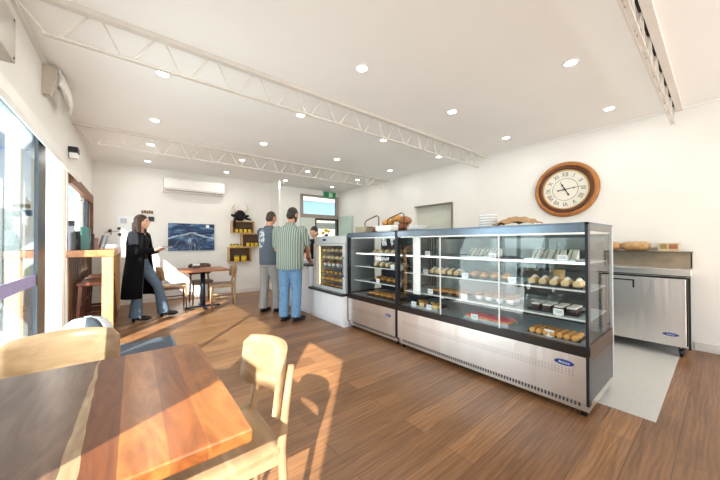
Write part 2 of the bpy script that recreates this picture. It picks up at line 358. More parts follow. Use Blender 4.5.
    def build(s, name, parent=None, material=None):
        if material: s.mats = [material]; 
        bmesh.ops.recalc_face_normals(s.bm, faces=s.bm.faces)
        me = bpy.data.meshes.new(name); s.bm.to_mesh(me); s.bm.free()
        for q in s.mats: me.materials.append(q)
        o = bpy.data.objects.new(name, me); COL.objects.link(o)
        if parent: o.parent = parent
        return o
def tag(o, label, cat, group=None):
    o['label'] = label; o['category'] = cat
    if group: o['group'] = group
    return o
def thing(name, label, cat, loc=(0, 0, 0), rz=0, group=None):
    o = bpy.data.objects.new(name, None); o.empty_display_size = .1; COL.objects.link(o); o.location = loc; o.rotation_euler = (0, 0, rz)
    return tag(o, label, cat, group)
def struct(name, mb, material, parent=None):
    o = mb.build(name, parent, material)
    if not parent: o['kind'] = 'structure'
    return o
def one(name, label, cat, mb, material=None, loc=(0, 0, 0), rz=0, group=None):
    o = mb.build(name, None, material); o.location = loc; o.rotation_euler = (0, 0, rz); return tag(o, label, cat, group)
def dup(root, loc, rz=None, label=None, group=None):
    r = root.copy(); COL.objects.link(r); r.location = loc
    if rz is not None: r.rotation_euler = (0, 0, rz)
    if label: r['label'] = label
    if group: r['group'] = group
    for ch in list(root.children):
        c = ch.copy(); COL.objects.link(c); c.parent = r
        for g in list(ch.children):
            d = g.copy(); COL.objects.link(d); d.parent = c
    return r
def text_mesh(name, body, size, depth, material, parent, loc, rot, sx=1):
    cu = bpy.data.curves.new(name, 'FONT'); cu.body = body; cu.size = size; cu.extrude = depth; cu.align_x = 'CENTER'; cu.align_y = 'CENTER'
    t = bpy.data.objects.new(name, cu); COL.objects.link(t); bpy.context.view_layer.update()
    me = bpy.data.meshes.new_from_object(t.evaluated_get(bpy.context.evaluated_depsgraph_get())); bpy.data.objects.remove(t)
    me.materials.clear(); me.materials.append(material)
    o = bpy.data.objects.new(name, me); COL.objects.link(o); o.parent = parent; o.location = loc; o.rotation_euler = rot; o.scale = (sx, 1, 1); return o
def ordn(i): return ['first', 'second', 'third', 'fourth', 'fifth', 'sixth', 'seventh', 'eighth', 'ninth', 'tenth', 'eleventh', 'twelfth'][i]

# ------------------------------------------------------------------ the room
XL, XR, YF, ZC, YB = -.627, 5.08, 7.5, 2.835, -3.2
XO = -.86
struct('floor', MB().box(XL-.23, XR+.2, YB-.2, YF+.2, -.12, 0), floor_mat())
vin = mat('pale grey vinyl', (190, 188, 182), .45, var=.04, scale=40)
struct('trim_1', MB().box(2.83, XR, .29, 6.9, 0, .004), vin)
struct('ceiling', MB().box(XL-.23, XR+.2, YB-.2, YF+.2, ZC, ZC+.12), ceil_m)
w = MB()                                                    # wall with the openings
HD = 2.27
for y0, y1, z0, z1, xo in ((YB, -.45, 0, ZC, -.70), (-.45, .367, HD, ZC, -.665), (.367, 1.295, 0, ZC, -.665), (1.295, 4.86, HD, ZC, -.665), (4.86, 4.95, 0, ZC, XO),
                       (4.95, 7.3, 0, 1.08, -.70), (4.95, 7.3, 2.13, ZC, -.665), (7.3, YF, 0, ZC, -.70)):
    w.box(xo, XL, y0, y1, z0, z1)
struct('wall_left', w, white)
struct('wall_far', MB().box(XO, 3.75, YF, YF+.15, 0, ZC).box(3.75, 5.03, YF, YF+.15, 2.66, ZC).box(5.03, XR+.2, YF, YF+.15, 0, ZC), white)
struct('wall_partition', MB().box(2.885, 2.925, 6.95, YF, 0, ZC), white)
struct('wall_right', MB().box(XR, XR+.2, YB, 3.37, 0, ZC).box(XR, XR+.2, 4.37, YF, 0, ZC).box(XR, XR+.2, 3.37, 4.37, 0, 1.45).box(XR, XR+.2, 3.37, 4.37, 2.07, ZC), white)
struct('wall_back', MB().box(XO, XR+.2, YB-.15, YB, 0, .5).box(XO, XR+.2, YB-.15, YB, 2.4, ZC).box(XO, -.3, YB-.15, YB, .5, 2.4).box(4.8, XR+.2, YB-.15, YB, .5, 2.4).box(2.1, 2.3, YB-.15, YB, .5, 2.4), white)
skm = mat('white skirting paint', (226, 222, 214), .5, var=.02)
struct('baseboard_far', MB().box(XL, 2.9, YF-.014, YF, 0, .09), skm)
struct('baseboard_right', MB().box(XR-.012, XR, YB, .2, .02, .10), skm)
struct('trim_2', MB().box(XR-.025, XR, YB, YF, ZC-.025, ZC), ceil_m)
struct('trim_3', MB().box(XL, 2.9, YF-.025, YF, ZC-.025, ZC), ceil_m)
struct('trim_4', MB().box(XL, XL+.025, YB, YF-.03, ZC-.025, ZC), ceil_m)

# sliding door in the left wall
d1 = struct('door_1', MB().box(-.675, -.63, 1.295, 4.845, HD-.06, HD).box(-.665, -.64, 4.845, 4.86, 0, HD-.06).box(-.675, -.63, 1.295, 1.33, 0, HD-.06).box(-.70, -.63, 1.33, 4.845, 0, .022), alu_b)
struct('door_leaf', MB().box(-.665, -.635, 2.31, 2.37, .03, HD-.06).box(-.675, -.635, 3.58, 3.86, .03, HD-.06).box(-.665, -.635, 2.37, 3.58, .03, .10).box(-.665, -.635, 2.37, 3.58, HD-.11, HD-.06).box(-.69, -.67, 1.33, 2.37, .03, .09).box(-.69, -.67, 1.33, 2.37, HD-.11, HD-.06), alu_d, d1)
struct('door_pane', MB().box(-.652, -.646, 2.37, 3.58, .10, HD-.11).box(-.682, -.676, 1.33, 2.34, .09, HD-.11), clear, d1)
struct('safety_strip', MB().box(-.645, -.643, 2.37, 3.58, .90, .99), mat('lilac vinyl film', (158, 150, 196), .5), d1)
# servery window
win = struct('window_1', MB().box(-.69, -.64, 4.95, 7.3, 2.03, 2.07).box(-.69, -.64, 4.95, 7.3, 1.08, 1.11).box(-.69, -.64, 4.95, 4.99, 1.11, 2.03).box(-.69, -.64, 7.26, 7.3, 1.11, 2.03).box(-.68, -.65, 6.10, 6.15, 1.11, 2.03), alu_l)
struct('window_stile', MB().box(-.685, -.645, 6.95, 7.26, 1.11, 2.03), alu_d, win)
struct('window_pane', MB().box(-.67, -.665, 6.15, 6.95, 1.11, 2.03), clear, win)
struct('trim_5', MB().box(-.64, -.595, 4.95, 7.34, 1.99, 2.13).box(-.64, -.595, 7.27, 7.34, 1.17, 1.99), hdr_w)
struct('shade_blocker', MB().prism([(.38, 1.13), (.06, 1.60), (.06, 1.69), (.38, 1.69)], 'x', -.66, -.63), alu_l)  # unseen blocker added in the opening to cast the diagonal shade on the table
cl = MB()
for k in range(28): cl.box(XL, XL+.018+.006*(k % 2), 4.98+k*.08, 5.045+k*.08, 0, 1.075)
struct('trim_7', cl, wood('brown wall battens', (84, 56, 38), (118, 82, 56), .5, 2, 14))
# glazed back door with highlight window above it
dw = struct('door_2', MB().box(4.20, 4.25, 7.44, 7.52, 0, 1.98).box(4.97, 5.03, 7.44, 7.52, 0, 1.98).box(4.25, 4.97, 7.44, 7.52, 1.92, 1.98).box(4.25, 4.97, 7.44, 7.52, 0, .12), mat('dark brown door frame', (58, 46, 42), .4))
struct('door_pane', MB().box(4.25, 4.97, 7.475, 7.482, .12, 1.92), clear, dw)
w2 = struct('window_2', MB().box(3.75, 5.03, 7.44, 7.53, 2.60, 2.66).box(3.75, 5.03, 7.44, 7.53, 1.98, 2.09).box(3.75, 3.82, 7.44, 7.53, 2.09, 2.60).box(4.96, 5.03, 7.44, 7.53, 2.09, 2.60), mat('taupe window frame', (150, 138, 130), .4))
struct('window_pane', MB().box(3.82, 4.96, 7.48, 7.487, 2.09, 2.60), clear, w2)
struct('wall_infill', MB().box(3.75, 4.20, 7.44, 7.52, 0, 1.98), mat('pale sage panel', (206, 214, 206), .6, var=.03))
# pass-through hatch in the right wall
w3 = struct('window_3', MB().box(5.05, 5.2, 3.37, 3.40, 1.45, 2.07).box(5.05, 5.2, 3.40, 4.37, 2.05, 2.07).box(5.05, 5.2, 3.40, 4.34, 1.45, 1.48), mat('bronze hatch frame', (128, 118, 104), .4))
struct('shutter', MB().box(5.16, 5.19, 3.40, 4.37, 1.48, 2.05), mat('sage grey hatch panel', (206, 208, 198), .5, var=.03), w3)
# pale green leaf folded back against the right wall
d3 = struct('door_3', MB().box(5.02, 5.06, 6.75, 7.42, .02, 2.05, .004), mat('pale eau de nil paint', (196, 218, 208), .45, var=.03))
struct('handle', MB().tube([(5.02, 6.82, 1.0), (4.98, 6.82, 1.0), (4.98, 6.92, 1.0)], .009), alu_l, d3)

# ------------------------------------------------------------------ outside
gr = struct('ground', MB().box(-40, XO-.01, -30, 60, -.16, -.04).box(XO, 40, YF+.25, 60, -.16, -.04).box(XO, 40, -30, YB-.25, -.16, -.04), paving_mat())
gm = mat('mown grass', (92, 116, 50), .95, var=.3, scale=8, bump=.4)
struct('ground_lawn', MB().box(-16, -2.2, 17.5, 34, -.04, .02), gm)
nb = thing('building', 'grey neighbouring building seen through the sliding glass door', 'building', (-9, 38, -.04))
MB().box(-9, 9, 0, 5, 0, 3.4).build('wall', nb, mat('grey blue render', (92, 98, 106), .8))
MB().box(-9.4, 9.4, -.6, 5.3, 3.4, 3.7).build('roof', nb, mat('pale roof sheet', (200, 206, 212), .5))
lv = thing('louvre_screen', 'grey slatted louvre screen standing outside beyond the glass door', 'screen', (-1.94, 9.0, -.04))
MB().box(-.17, -.13, -.03, .03, 0, 2.6).box(.13, .17, -.03, .03, 0, 2.6).build('frame', lv, alu_l)
lm = MB()
for k in range(24): lm.box(-.13, .13, -.02, .02, .7+k*.075, .74+k*.075)
lm.build('louvre_blades', lv, mat('grey louvre', (104, 112, 118), .5))
aw = thing('shade_sail', 'bright blue fabric awning hanging outside the glass door', 'awning', (-2.6, 9.5, 0))
MB().sheet([[(-1.2, -1, 3.0), (.75, -1, 3.05)], [(-1.2, 1.2, 3.5), (.75, 1.2, 3.6)]], .02).build('fabric', aw, mat('bright blue canvas', (40, 130, 210), .8))
MB().tube([(.72, 1.1, -.04), (.72, 1.1, 3.6)], .03).build('pole', aw, alu_l)
vp = one('veranda_post', 'white square veranda post outside the sliding glass door', 'post', MB().box(-.05, .05, -.05, .05, -.04, 2.5), mat('white post paint', (170, 178, 178), .5), (-.93, 4.35, 0))
tr = thing('tree', 'dark leafy tree outside far beyond the glass door', 'tree', (-5.2, 23, -.04))
MB().tube([(0, 0, 0), (.1, 0, 1.2), (0, .1, 2.2)], [.16, .12, .07]).build('trunk', tr, mat('bark', (80, 64, 52), .9, bump=.5))
cm = MB()
for k in range(26):
    a = random.random()*2*PI; rr = random.random()*1.2; cm.ell((math.cos(a)*rr, math.sin(a)*rr, 2.0+random.random()*1.8), (.5, .5, .42), seg=8, ring=6)
cm.build('crown', tr, mat('dark foliage', (62, 78, 52), .9, var=.5, scale=9, bump=1))
bk = thing('carport', 'white slatted carport roof seen through the highlight window', 'carport', (6.5, 10.5, -.04))
for z, yy in ((3.02, 0), (3.45, 1.2)): MB().box(-4, 4, yy, yy+.2, z, z+.18).build('beam', bk, mat('white carport paint', (240, 240, 238), .5))
for x in (-3.9, 3.9): MB().box(x-.06, x+.06, 0, .12, 0, 3.02).build('post', bk, MATS['white carport paint'])
fw = one('boundary_wall', 'cream rendered wall outside the glazed back door', 'wall', MB().box(-6, 6, 0, .2, -.04, 2.75), mat('cream render', (226, 214, 190), .9, var=.05), (7, 13.5, 0))

# ------------------------------------------------------------------ ceiling trusses
def truss(y, label):
    t = thing('ceiling_truss', label, 'truss', ((XL+XR)/2, y, ZC-.24), 0, 'white lattice trusses')
    x0, x1 = XL-t.location.x, XR-t.location.x
    MB().box(x0, x1, -.066, -.012, .205, .24).build('top_chord', t, trussm)
    g = MB(); nodes = []
    xb = -.444-t.location.x; p = .372
    k = 0; segs = []
    bx = []
    while xb+.06 < x1-.05: bx.append(xb); xb += p
    MB().box(bx[0]-.02, bx[-1]+.10, -.020, -.007, 0, .013).box(bx[0]-.02, bx[-1]+.10, .007, .020, 0, .013).build('bottom_chord', t, trussm)
    xp = x0
    for xb in bx:
        MB().bar((xp+.004, 0, .228), (xb, 0, .01), .012).build('diagonal_strut', t, trussm)
        xn = min(xb+.06+.142, x1)
        MB().bar((xb+.058, 0, .01), (xn, 0, .228), .012).build('diagonal_strut', t, trussm)
        g.box(xp+.05 if xp != x0 else xp, xn-.01, -.012, .010, .232, .2399)
        xp = min(xn+.057, x1-.01)
    g.build('gap_shadow_strip', t, gap_shadow)  # dark bars stand in for the shadow gap between top chord and ceiling
    return t
truss(5.259, 'white lattice ceiling truss nearest the far wall, above the air conditioner side')
truss(2.699, 'long white lattice ceiling truss crossing the middle of the ceiling')
truss(.33, 'white lattice ceiling truss nearest the viewer, above the clock end')

# ------------------------------------------------------------------ downlights
dl = None
for j, y in enumerate((6.85, 5.67, 4.51, 3.22, 2.01, .81)):
    for i, x in enumerate((.21, 1.62, 3.02, 4.42)):
        lab = 'round recessed downlight, ' + ordn(j) + ' row from the far wall, ' + ('by the window side', 'second from the window side', 'second from the clock wall', 'by the clock wall')[i]
        if dl is None:
            dl = thing('downlight', lab, 'downlight', (x, y, ZC), 0, 'recessed ceiling downlights')
            MB().lathe([(.060, 0), (.060, -.006), (.048, -.008), (.048, -.002)], n=28, closed=True).build('trim_ring', dl, white_e)
            MB().lathe([(.047, -.003), (.047, -.0065), (.02, -.008), (.002, -.008)], n=28).build('diffuser', dl, lampw)
            ld = bpy.data.lights.new('downlight_lamp', 'AREA'); ld.shape = 'DISK'; ld.size = .09; ld.energy = DOWNLIGHT_W; ld.color = (1, .98, .92)
            lo = bpy.data.objects.new('lamp', ld); COL.objects.link(lo); lo.parent = dl; lo.location = (0, 0, -.012)
        else: dup(dl, (x, y, ZC), None, lab)

# ------------------------------------------------------------------ fixtures on the left wall
ac = thing('awning_cassette', 'long white rounded cassette above the sliding glass door', 'blind', (XL, 1.6, 2.03))
prof = [(0.001, .09), (.065, .012), (.085, .03), (.085, .11), (.05, .16), (.001, .17)]
m_ = MB(); m_.prism([(a, b) for a, b in prof], 'y', 0, 3.55); m_.build('housing', ac, trim_w)
MB().prism([(a*1.05, b*1.03) for a, b in prof], 'y', 3.55, 3.57).build('end_cap', ac, trim_w)
bx = thing('metal_box', 'grey metal control box screwed high on the wall above the door', 'box', (XL, 2.2, 2.205))
MB().box(.004, .13, -.25, .13, 0, .24, .006).build('cover', bx, mat('putty grey steel', (168, 160, 150), .4, .3))
for a in (-.22, .10):
    for z in (.02, .22): MB().lathe([(.008, 0), (.006, .003)], (.13, a, z), 10, 'x').build('screw', bx, alu_d)
wl = thing('wall_lamp', 'curved white twin blade wall lamp high beside the door', 'lamp', (XL, 3.92, 2.67))
MB().prism([(0, -.12), (.05, -.12), (.09, .02), (.09, .13), (0, .13)], 'y', -.30, -.22).build('bracket', wl, mat('beige lamp bracket', (186, 176, 162), .4))
for b_ in (0, 1):
    g = [[(.035+.06*b_+.035*math.sin(PI*k/10)+.012*math.sin(PI*v/4), -.22+.52*k/10, .08-.13*k/10+.035*(v-2)*(1-.35*k/10)) for v in range(5)] for k in range(11)]
    MB().sheet(g, .012).build('blade', wl, trim_w)
sp = thing('floodlight', 'small black floodlight with a white face on the left wall', 'floodlight', (XL, 4.95, 2.31))
MB().box(0, .09, -.07, .07, .05, .12, .008).build('housing', sp, blackp)
MB().box(.01, .085, -.06, .06, -.02, .05, .008).build('lens', sp, white_e)
MB().tube([(0, .0, .1), (-.0, .0, .0)], .012).build('bracket', sp, blackp)

# ------------------------------------------------------------------ far wall
a = thing('air_conditioner', 'white split system air conditioner high on the far wall', 'air conditioner', (1.085, YF, 2.36))
MB().prism([(0, 0), (-.16, 0), (-.21, .05), (-.22, .25), (-.19, .29), (0, .29)], 'x', -.59, .59).build('casing', a, trim_w)
MB().box(-.55, .55, -.205, -.185, .022, .040).build('louvre_flap', a, mat('mid grey flap', (150, 146, 140), .5))  # flap in a greyer tone than the casing
MB().box(-.575, .575, -.2225, -.217, .062, .066).box(.36, .40, -.218, -.21, .012, .03).build('seam', a, alu_b)
p = thing('painting', 'unframed canvas painting of dark blue ocean waves on the far wall', 'painting', (1.045, YF-.035, 1.386))
MB().box(-.457, .457, 0, .034, -.303, .303, .003).build('canvas', p, wave_painting_mat())
MB().box(.28, .345, -.003, 0, .215, .285).build('price_card', p, paper)
sg = thing('timber_sign', 'small brown carved timber word sign above the woman on the far wall', 'sign', (.23, YF-.02, 1.905))
s_ = MB(); xs = -.105
for k in range(5): s_.box(xs, xs+.034, 0, .018, -.035+.006*(k % 2), .035-.008*((k+1) % 2)); xs += .041
s_.box(-.105, .095, .006, .018, -.02, -.008); s_.build('letters', sg, wood('carved sign timber', (112, 84, 56), (142, 110, 76), .6, 0, 14))
nbd = thing('notice_board', 'tall white notice sheet on the far wall behind the woman', 'notice', (-.11, YF-.012, 1.50))
MB().box(-.14, .16, 0, .01, -.38, .30).build('sheet', nbd, paper)
for k, (x, z, c) in enumerate(((.18, .28, (52, 70, 110)), (.30, .26, (40, 46, 66)), (-.05, .2, (190, 196, 206)))): one('picture_card', ('small navy card pinned right of the white notice sheet', 'small dark card pinned beside the face of the woman', 'small pale card pinned on the white notice sheet')[k], 'card', MB().box(-.05, .05, 0, .008, -.05, .05), mat('card ink %d' % k, c, .6), (-.11+x+(.08 if k == 0 else .1 if k == 1 else 0), YF-.022, 1.50+z))
wr = thing('wire_ornament', 'fine black wire ornament with small discs on the far wall corner', 'ornament', (-.35, YF-.02, 1.475))
MB().tube([(-.10, 0, -.01), (.0, 0, 0), (.12, 0, .02)], .004).tube([(0, 0, -.06), (0, 0, .07)], .004).build('wire', wr, black_m)
for x, z in ((.12, .07), (.13, -.05), (-.02, .02)): MB().lathe([(.03, 0), (.03, .008)], (x, -.004, z), 14, 'y').build('disc', wr, darkw)

def crate(x0, x1, z0, z1, label, mb_t=.018):
    c = thing('wall_crate', label, 'shelf', ((x0+x1)/2, YF, z0), 0, 'timber crate shelves on the far wall'); hx, h, d = (x1-x0)/2, z1-z0, .16
    MB().box(-hx, hx, -d, -.012, 0, mb_t).build('bottom_board', c, beige_w)
    MB().box(-hx, hx, -d, -.012, h-mb_t, h).build('top_board', c, beige_w)
    for s in (-1, 1): MB().box(s*hx-(mb_t if s > 0 else 0), s*hx+(0 if s > 0 else mb_t), -d, -.012, mb_t, h-mb_t).build('side_board', c, beige_w)
    MB().box(-hx, hx, -.012, -.001, 0, h).build('back_board', c, mat('dark crate back', (92, 70, 52), .7))
    return c
crate(1.87, 2.40, 1.49, 1.79, 'square timber crate shelf of yellow jars, uppermost, under the bull head')
crate(2.10, 2.56, 1.145, 1.485, 'timber crate shelf, middle of the three, set to the right')
crate(1.80, 2.33, .78, 1.14, 'timber crate shelf, lowest of the three on the far wall')
jar0 = None
def jar(x, z, label, group, s=1.0, lid=True):
    global jar0
    if jar0 is None or True:
        j = thing('sauce_jar', label, 'jar', (x, YF-.095, z), 0, group)
        MB().lathe([(.030*s, 0), (.034*s, .006), (.034*s, .062*s), (.028*s, .074*s)], n=16).build('glass_body', j, yellow)
        MB().lathe([(.031*s, .074*s), (.031*s, .096*s), (.026*s, .098*s)], n=16).build('lid', j, blackp)
    return j
for k in range(4): jar(1.985+k*.105, 1.509, 'yellow sauce jar in the uppermost crate, %s from the left' % ordn(k), 'jars in the top crate', 1.15)
for k in range(3): jar(2.26+k*.105, 1.164, 'yellow sauce jar in the middle crate, %s from the left' % ordn(k), 'jars in the middle crate', 1.2)
for k in range(4): jar(1.86+k*.075, 1.141, 'small dark lidded jar on top of the lowest crate, %s from the left' % ordn(k), 'jars on the lowest crate', .85)
for k in range(2):
    t = thing('sauce_tub', 'squat yellow sauce tub in the lowest crate, %s of the pair' % ('left', 'right')[k], 'jar', (1.99+k*.17, YF-.095, .799), 0, 'tubs in the lowest crate')
    MB().lathe([(.05, 0), (.062, .01), (.066, .11), (.058, .12)], n=18).build('tub_body', t, yellow)
    MB().lathe([(.068, .12), (.068, .145), (.06, .147)], n=18).build('lid', t, mat('grey lid', (120, 110, 60), .5))
# bull head sitting on the uppermost crate
bl = thing('bull_ornament', 'black bull head ornament with pale horns on the top crate', 'ornament', (2.07, YF-.10, 1.812))
bb = MB(); bb.ell((0, .0, .13), (.13, .085, .12)).ell((0, -.03, .06), (.08, .07, .08)).ell((0, .03, .03), (.10, .06, .05)).ell((-.14, 0, .10), (.085, .03, .035), Matrix.Rotation(.3, 3, 'Y')).ell((.14, 0, .10), (.085, .03, .035), Matrix.Rotation(-.3, 3, 'Y'))
bb.build('head', bl, mat('black plush', (18, 17, 18), .95, var=.2, scale=50))
for s in (-1, 1): MB().tube([(s*.08, 0, .20), (s*.15, 0, .23), (s*.18, 0, .29), (s*.155, -.005, .36), (s*.11, -.01, .395)], [.036, .034, .028, .018, .006], 10).build('horn', bl, mat('pale horn', (216, 204, 182), .45, var=.15))
MB().tube([(-.10, -.04, .06), (-.15, -.085, .02), (-.155, -.09, -.08), (-.16, -.09, -.18)], [.03, .03, .028, .024], 10).build('leg', bl, MATS['black plush'])
MB().tube([(.10, -.04, .06), (.17, -.085, .025), (.24, -.085, .015)], [.03, .03, .022], 10).build('leg', bl, MATS['black plush'])

# exit sign over the back door
e = thing('exit_sign', 'green emergency exit sign with white running figure above back door', 'sign', (4.70, 7.42, 2.62))
gs = mat('green sign face', (28, 140, 88), .4); MB().box(-.20, .20, -.03, .015, 0, .17, .004).build('box', e, gs)
MB().box(-.045, .075, -.034, -.030, .02, .15).build('doorway_symbol', e, white_e)
r_ = MB(); r_.ell((.02, -.036, .125), (.014, .004, .014), seg=10, ring=6).bar((.015, -.036, .11), (.0, -.036, .07), .022, .004).bar((.0, -.036, .075), (.03, -.036, .045), .012, .004).bar((.03, -.036, .045), (.022, -.036, .022), .011, .004).bar((0, -.036, .07), (-.03, -.036, .035), .012, .004).bar((.012, -.036, .105), (.045, -.036, .085), .009, .004).bar((.012, -.036, .105), (-.022, -.036, .09), .009, .004)
r_.build('running_figure', e, gs)

# ------------------------------------------------------------------ clock on the right wall
ck = thing('wall_clock', 'large round wooden wall clock with cream roman numeral dial', 'clock', (XR, 1.44, 2.035))
MB().lathe([(.405, -.002), (.412, -.02), (.40, -.05), (.365, -.06), (.345, -.045)], n=64, axis='x', closed=True).build('outer_rim', ck, clockw)
MB().lathe([(.35, -.004), (.35, -.046), (.33, -.052), (.292, -.036), (.292, -.004)], n=64, axis='x', closed=True).build('inner_rim', ck, clockd)
MB().lathe([(.296, -.006), (.30, -.038), (.284, -.044), (.280, -.03), (.28, -.006)], n=64, axis='x', closed=True).build('bezel', ck, mat('pale gold bezel', (196, 156, 96), .3, .4))
MB().lathe([(.285, -.006), (.285, -.024), (.001, -.0241)], n=64, axis='x', smooth=False).build('dial', ck, mat('aged cream dial', (232, 228, 216), .6, var=.04, scale=5))
inkd = mat('charcoal numeral ink', (70, 66, 62), .6)
for k, s in enumerate('XII I II III IIII V VI VII VIII IX X XI'.split()):
    th = k*PI/6; rr = .218     # clockwise as seen from inside the room, where +Y is to the left
    mt = Matrix(((0, 0, -1), (-1, 0, 0), (0, 1, 0)))                        # text plane -> wall plane, facing -X
    rot = (mt @ Matrix.Rotation(-th, 3, 'Z')).to_euler()
    text_mesh('numeral', s, .088, .0006, inkd, ck, (-.0253, -math.sin(th)*rr, math.cos(th)*rr), rot, .82)
MB().lathe([(.165, -.0245), (.165, -.0252), (.160, -.0252), (.160, -.0245)], n=48, axis='x', closed=True).build('minute_track', ck, inkd)
def hand(th, L, tail, wd, nm):
    d = Vector((0, -math.sin(th), math.cos(th))); c = Vector((-.03, 0, 0)); n_ = Vector((0, d.z, -d.y))
    h = MB(); h.bar(c-d*tail, c+d*L*.65, wd, .003, (1, 0, 0)); h.bar(c+d*L*.6, c+d*L, wd*.5, .003, (1, 0, 0)); h.ell(c+d*L*.55, (.002, wd*1.1, wd*1.1), seg=10, ring=6); h.ell(c-d*tail, (.002, wd*1.2, wd*1.2), seg=10, ring=6); h.build(nm, ck, black_m)
def ang(dy, dz): return math.atan2(-dy, dz)
hand(ang(.042, .082), .135, .09, .012, 'hour_hand'); hand(ang(-.154, .019), .20, .09, .010, 'minute_hand')
MB().lathe([(.014, -.026), (.012, -.038), (.004, -.04)], n=16, axis='x').build('hub', ck, black_m)

# ------------------------------------------------------------------ food helpers
def tray(x, y, z, lx, ly, material, label, grp=None, h=.016):
    t = thing('food_tray', label, 'tray', (x, y, z), 0, grp)
    m = MB(); m.box(-lx/2, lx/2, -ly/2, ly/2, 0, .004)
    for a, b, c, d in ((-lx/2, lx/2, -ly/2, -ly/2+.006), (-lx/2, lx/2, ly/2-.006, ly/2), (-lx/2, -lx/2+.006, -ly/2, ly/2), (lx/2-.006, lx/2, -ly/2, ly/2)): m.box(a, b, c, d, .004, h)
    m.build('base', t, material); return t
def bun(r=(.05, .04, .03), top=None):
    m = MB(); m.lathe([(r[0]*.78, 0), (r[0], r[2]*.45), (r[0]*.93, r[2]*1.0), (r[0]*.62, r[2]*1.5), (r[0]*.2, r[2]*1.72)], n=14)
    for v in m.bm.verts: v.co.y *= r[1]/r[0]
    return m
def roll_mesh(L, r):
    m = MB(); k = 9
    m.tube([(0, -L/2+L*i/(k-1), r*.82) for i in range(k)], [r*(.55+.45*math.sin(PI*min(1, max(0, (i+.6)/(k+.2))))**.4) for i in range(k)], 12, sx=1); return m
PROTO = {}
def food(kind, x, y, z, label, cat, group, rz=0.):
    if kind in PROTO: return dup(PROTO[kind], (x, y, z), rz, label, group)
    o = None
    if kind == 'sausage_roll': o = one(kind, label, cat, roll_mesh(.11, .024), golden, (x, y, z), rz, group)
    elif kind == 'cream_roll':
        o = thing(kind, label, cat, (x, y, z), rz, group); roll_mesh(.15, .032).build('bun', o, palep); MB().tube([(0, -.06, .05), (0, 0, .062), (0, .06, .05)], [.01, .016, .01], 8).build('filling', o, cream)
    elif kind == 'bread_roll': o = one(kind, label, cat, bun((.052, .045, .032)), palep, (x, y, z), rz, group)
    elif kind == 'meat_pie':
        o = thing(kind, label, cat, (x, y, z), rz, group); MB().lathe([(.042, 0), (.056, .03), (.058, .034)], n=18).build('crust', o, brownp); MB().lathe([(.058, .034), (.052, .042), (.03, .047), (.003, .048)], n=18).build('lid', o, golden)
    elif kind == 'cake_slice':
        o = thing(kind, label, cat, (x, y, z), rz, group); MB().box(-.04, .04, -.03, .03, 0, .045, .004).build('sponge', o, choc); MB().box(-.041, .041, -.031, .031, .0451, .058, .005).build('icing', o, cream)
    elif kind == 'choc_slice': o = one(kind, label, cat, MB().box(-.04, .04, -.035, .035, 0, .04, .005), choc, (x, y, z), rz, group)
    elif kind == 'custard_slice':
        o = thing(kind, label, cat, (x, y, z), rz, group); MB().box(-.04, .04, -.035, .035, 0, .012).box(-.04, .04, -.035, .035, .045, .055, .003).build('pastry', o, golden); MB().box(-.038, .038, -.033, .033, .012, .045).build('custard', o, mat('custard', (238, 214, 140), .5))
    elif kind == 'pasty':
        m = MB(); m.ell((0, 0, .028), (.045, .075, .030)); m.tube([(0, -.07, .03), (0, -.03, .056), (0, .03, .056), (0, .07, .03)], [.006, .012, .012, .006], 8); o = one(kind, label, cat, m, golden, (x, y, z), rz, group)
    elif kind == 'muffin':
        o = thing(kind, label, cat, (x, y, z), rz, group); MB().lathe([(.026, 0), (.036, .045)], n=16).build('paper_case', o, paper); MB().lathe([(.036, .045), (.044, .055), (.036, .075), (.01, .085)], n=16).build('top', o, brownp)
    elif kind == 'sandwich_pack':
        o = thing(kind, label, cat, (x, y, z), rz, group); MB().prism([(-.05, 0), (.05, 0), (-.05, .085)], 'y', -.032, .032).build('bread', o, cream); MB().prism([(-.052, .002), (.052, .002), (-.052, .088)], 'y', -.012, -.004).build('filling', o, mat('green salad', (120, 150, 60), .7, var=.3, scale=40))
    PROTO[kind] = o; return o
def price_tag(x, y, z, label, h=.05, wd=.07, grp='price cards in the display cases'):
    if 'tag' in PROTO: return dup(PROTO['tag'], (x, y, z), None, label)
    t = thing('price_card', label, 'price card', (x, y, z), 0, grp)
    MB().box(-.008, .012, -.02, .02, 0, .004).build('foot', t, paper)
    MB().box(-.0015, .0015, -wd/2, wd/2, .004, .004+h).build('card', t, paper)
    MB().box(-.0025, -.0016, -wd/2+.01, wd/2-.012, .034, .038).box(-.0025, -.0016, -wd/2+.01, wd/2-.02, .024, .027).build('print_lines', t, inkg)
    PROTO['tag'] = t; return t

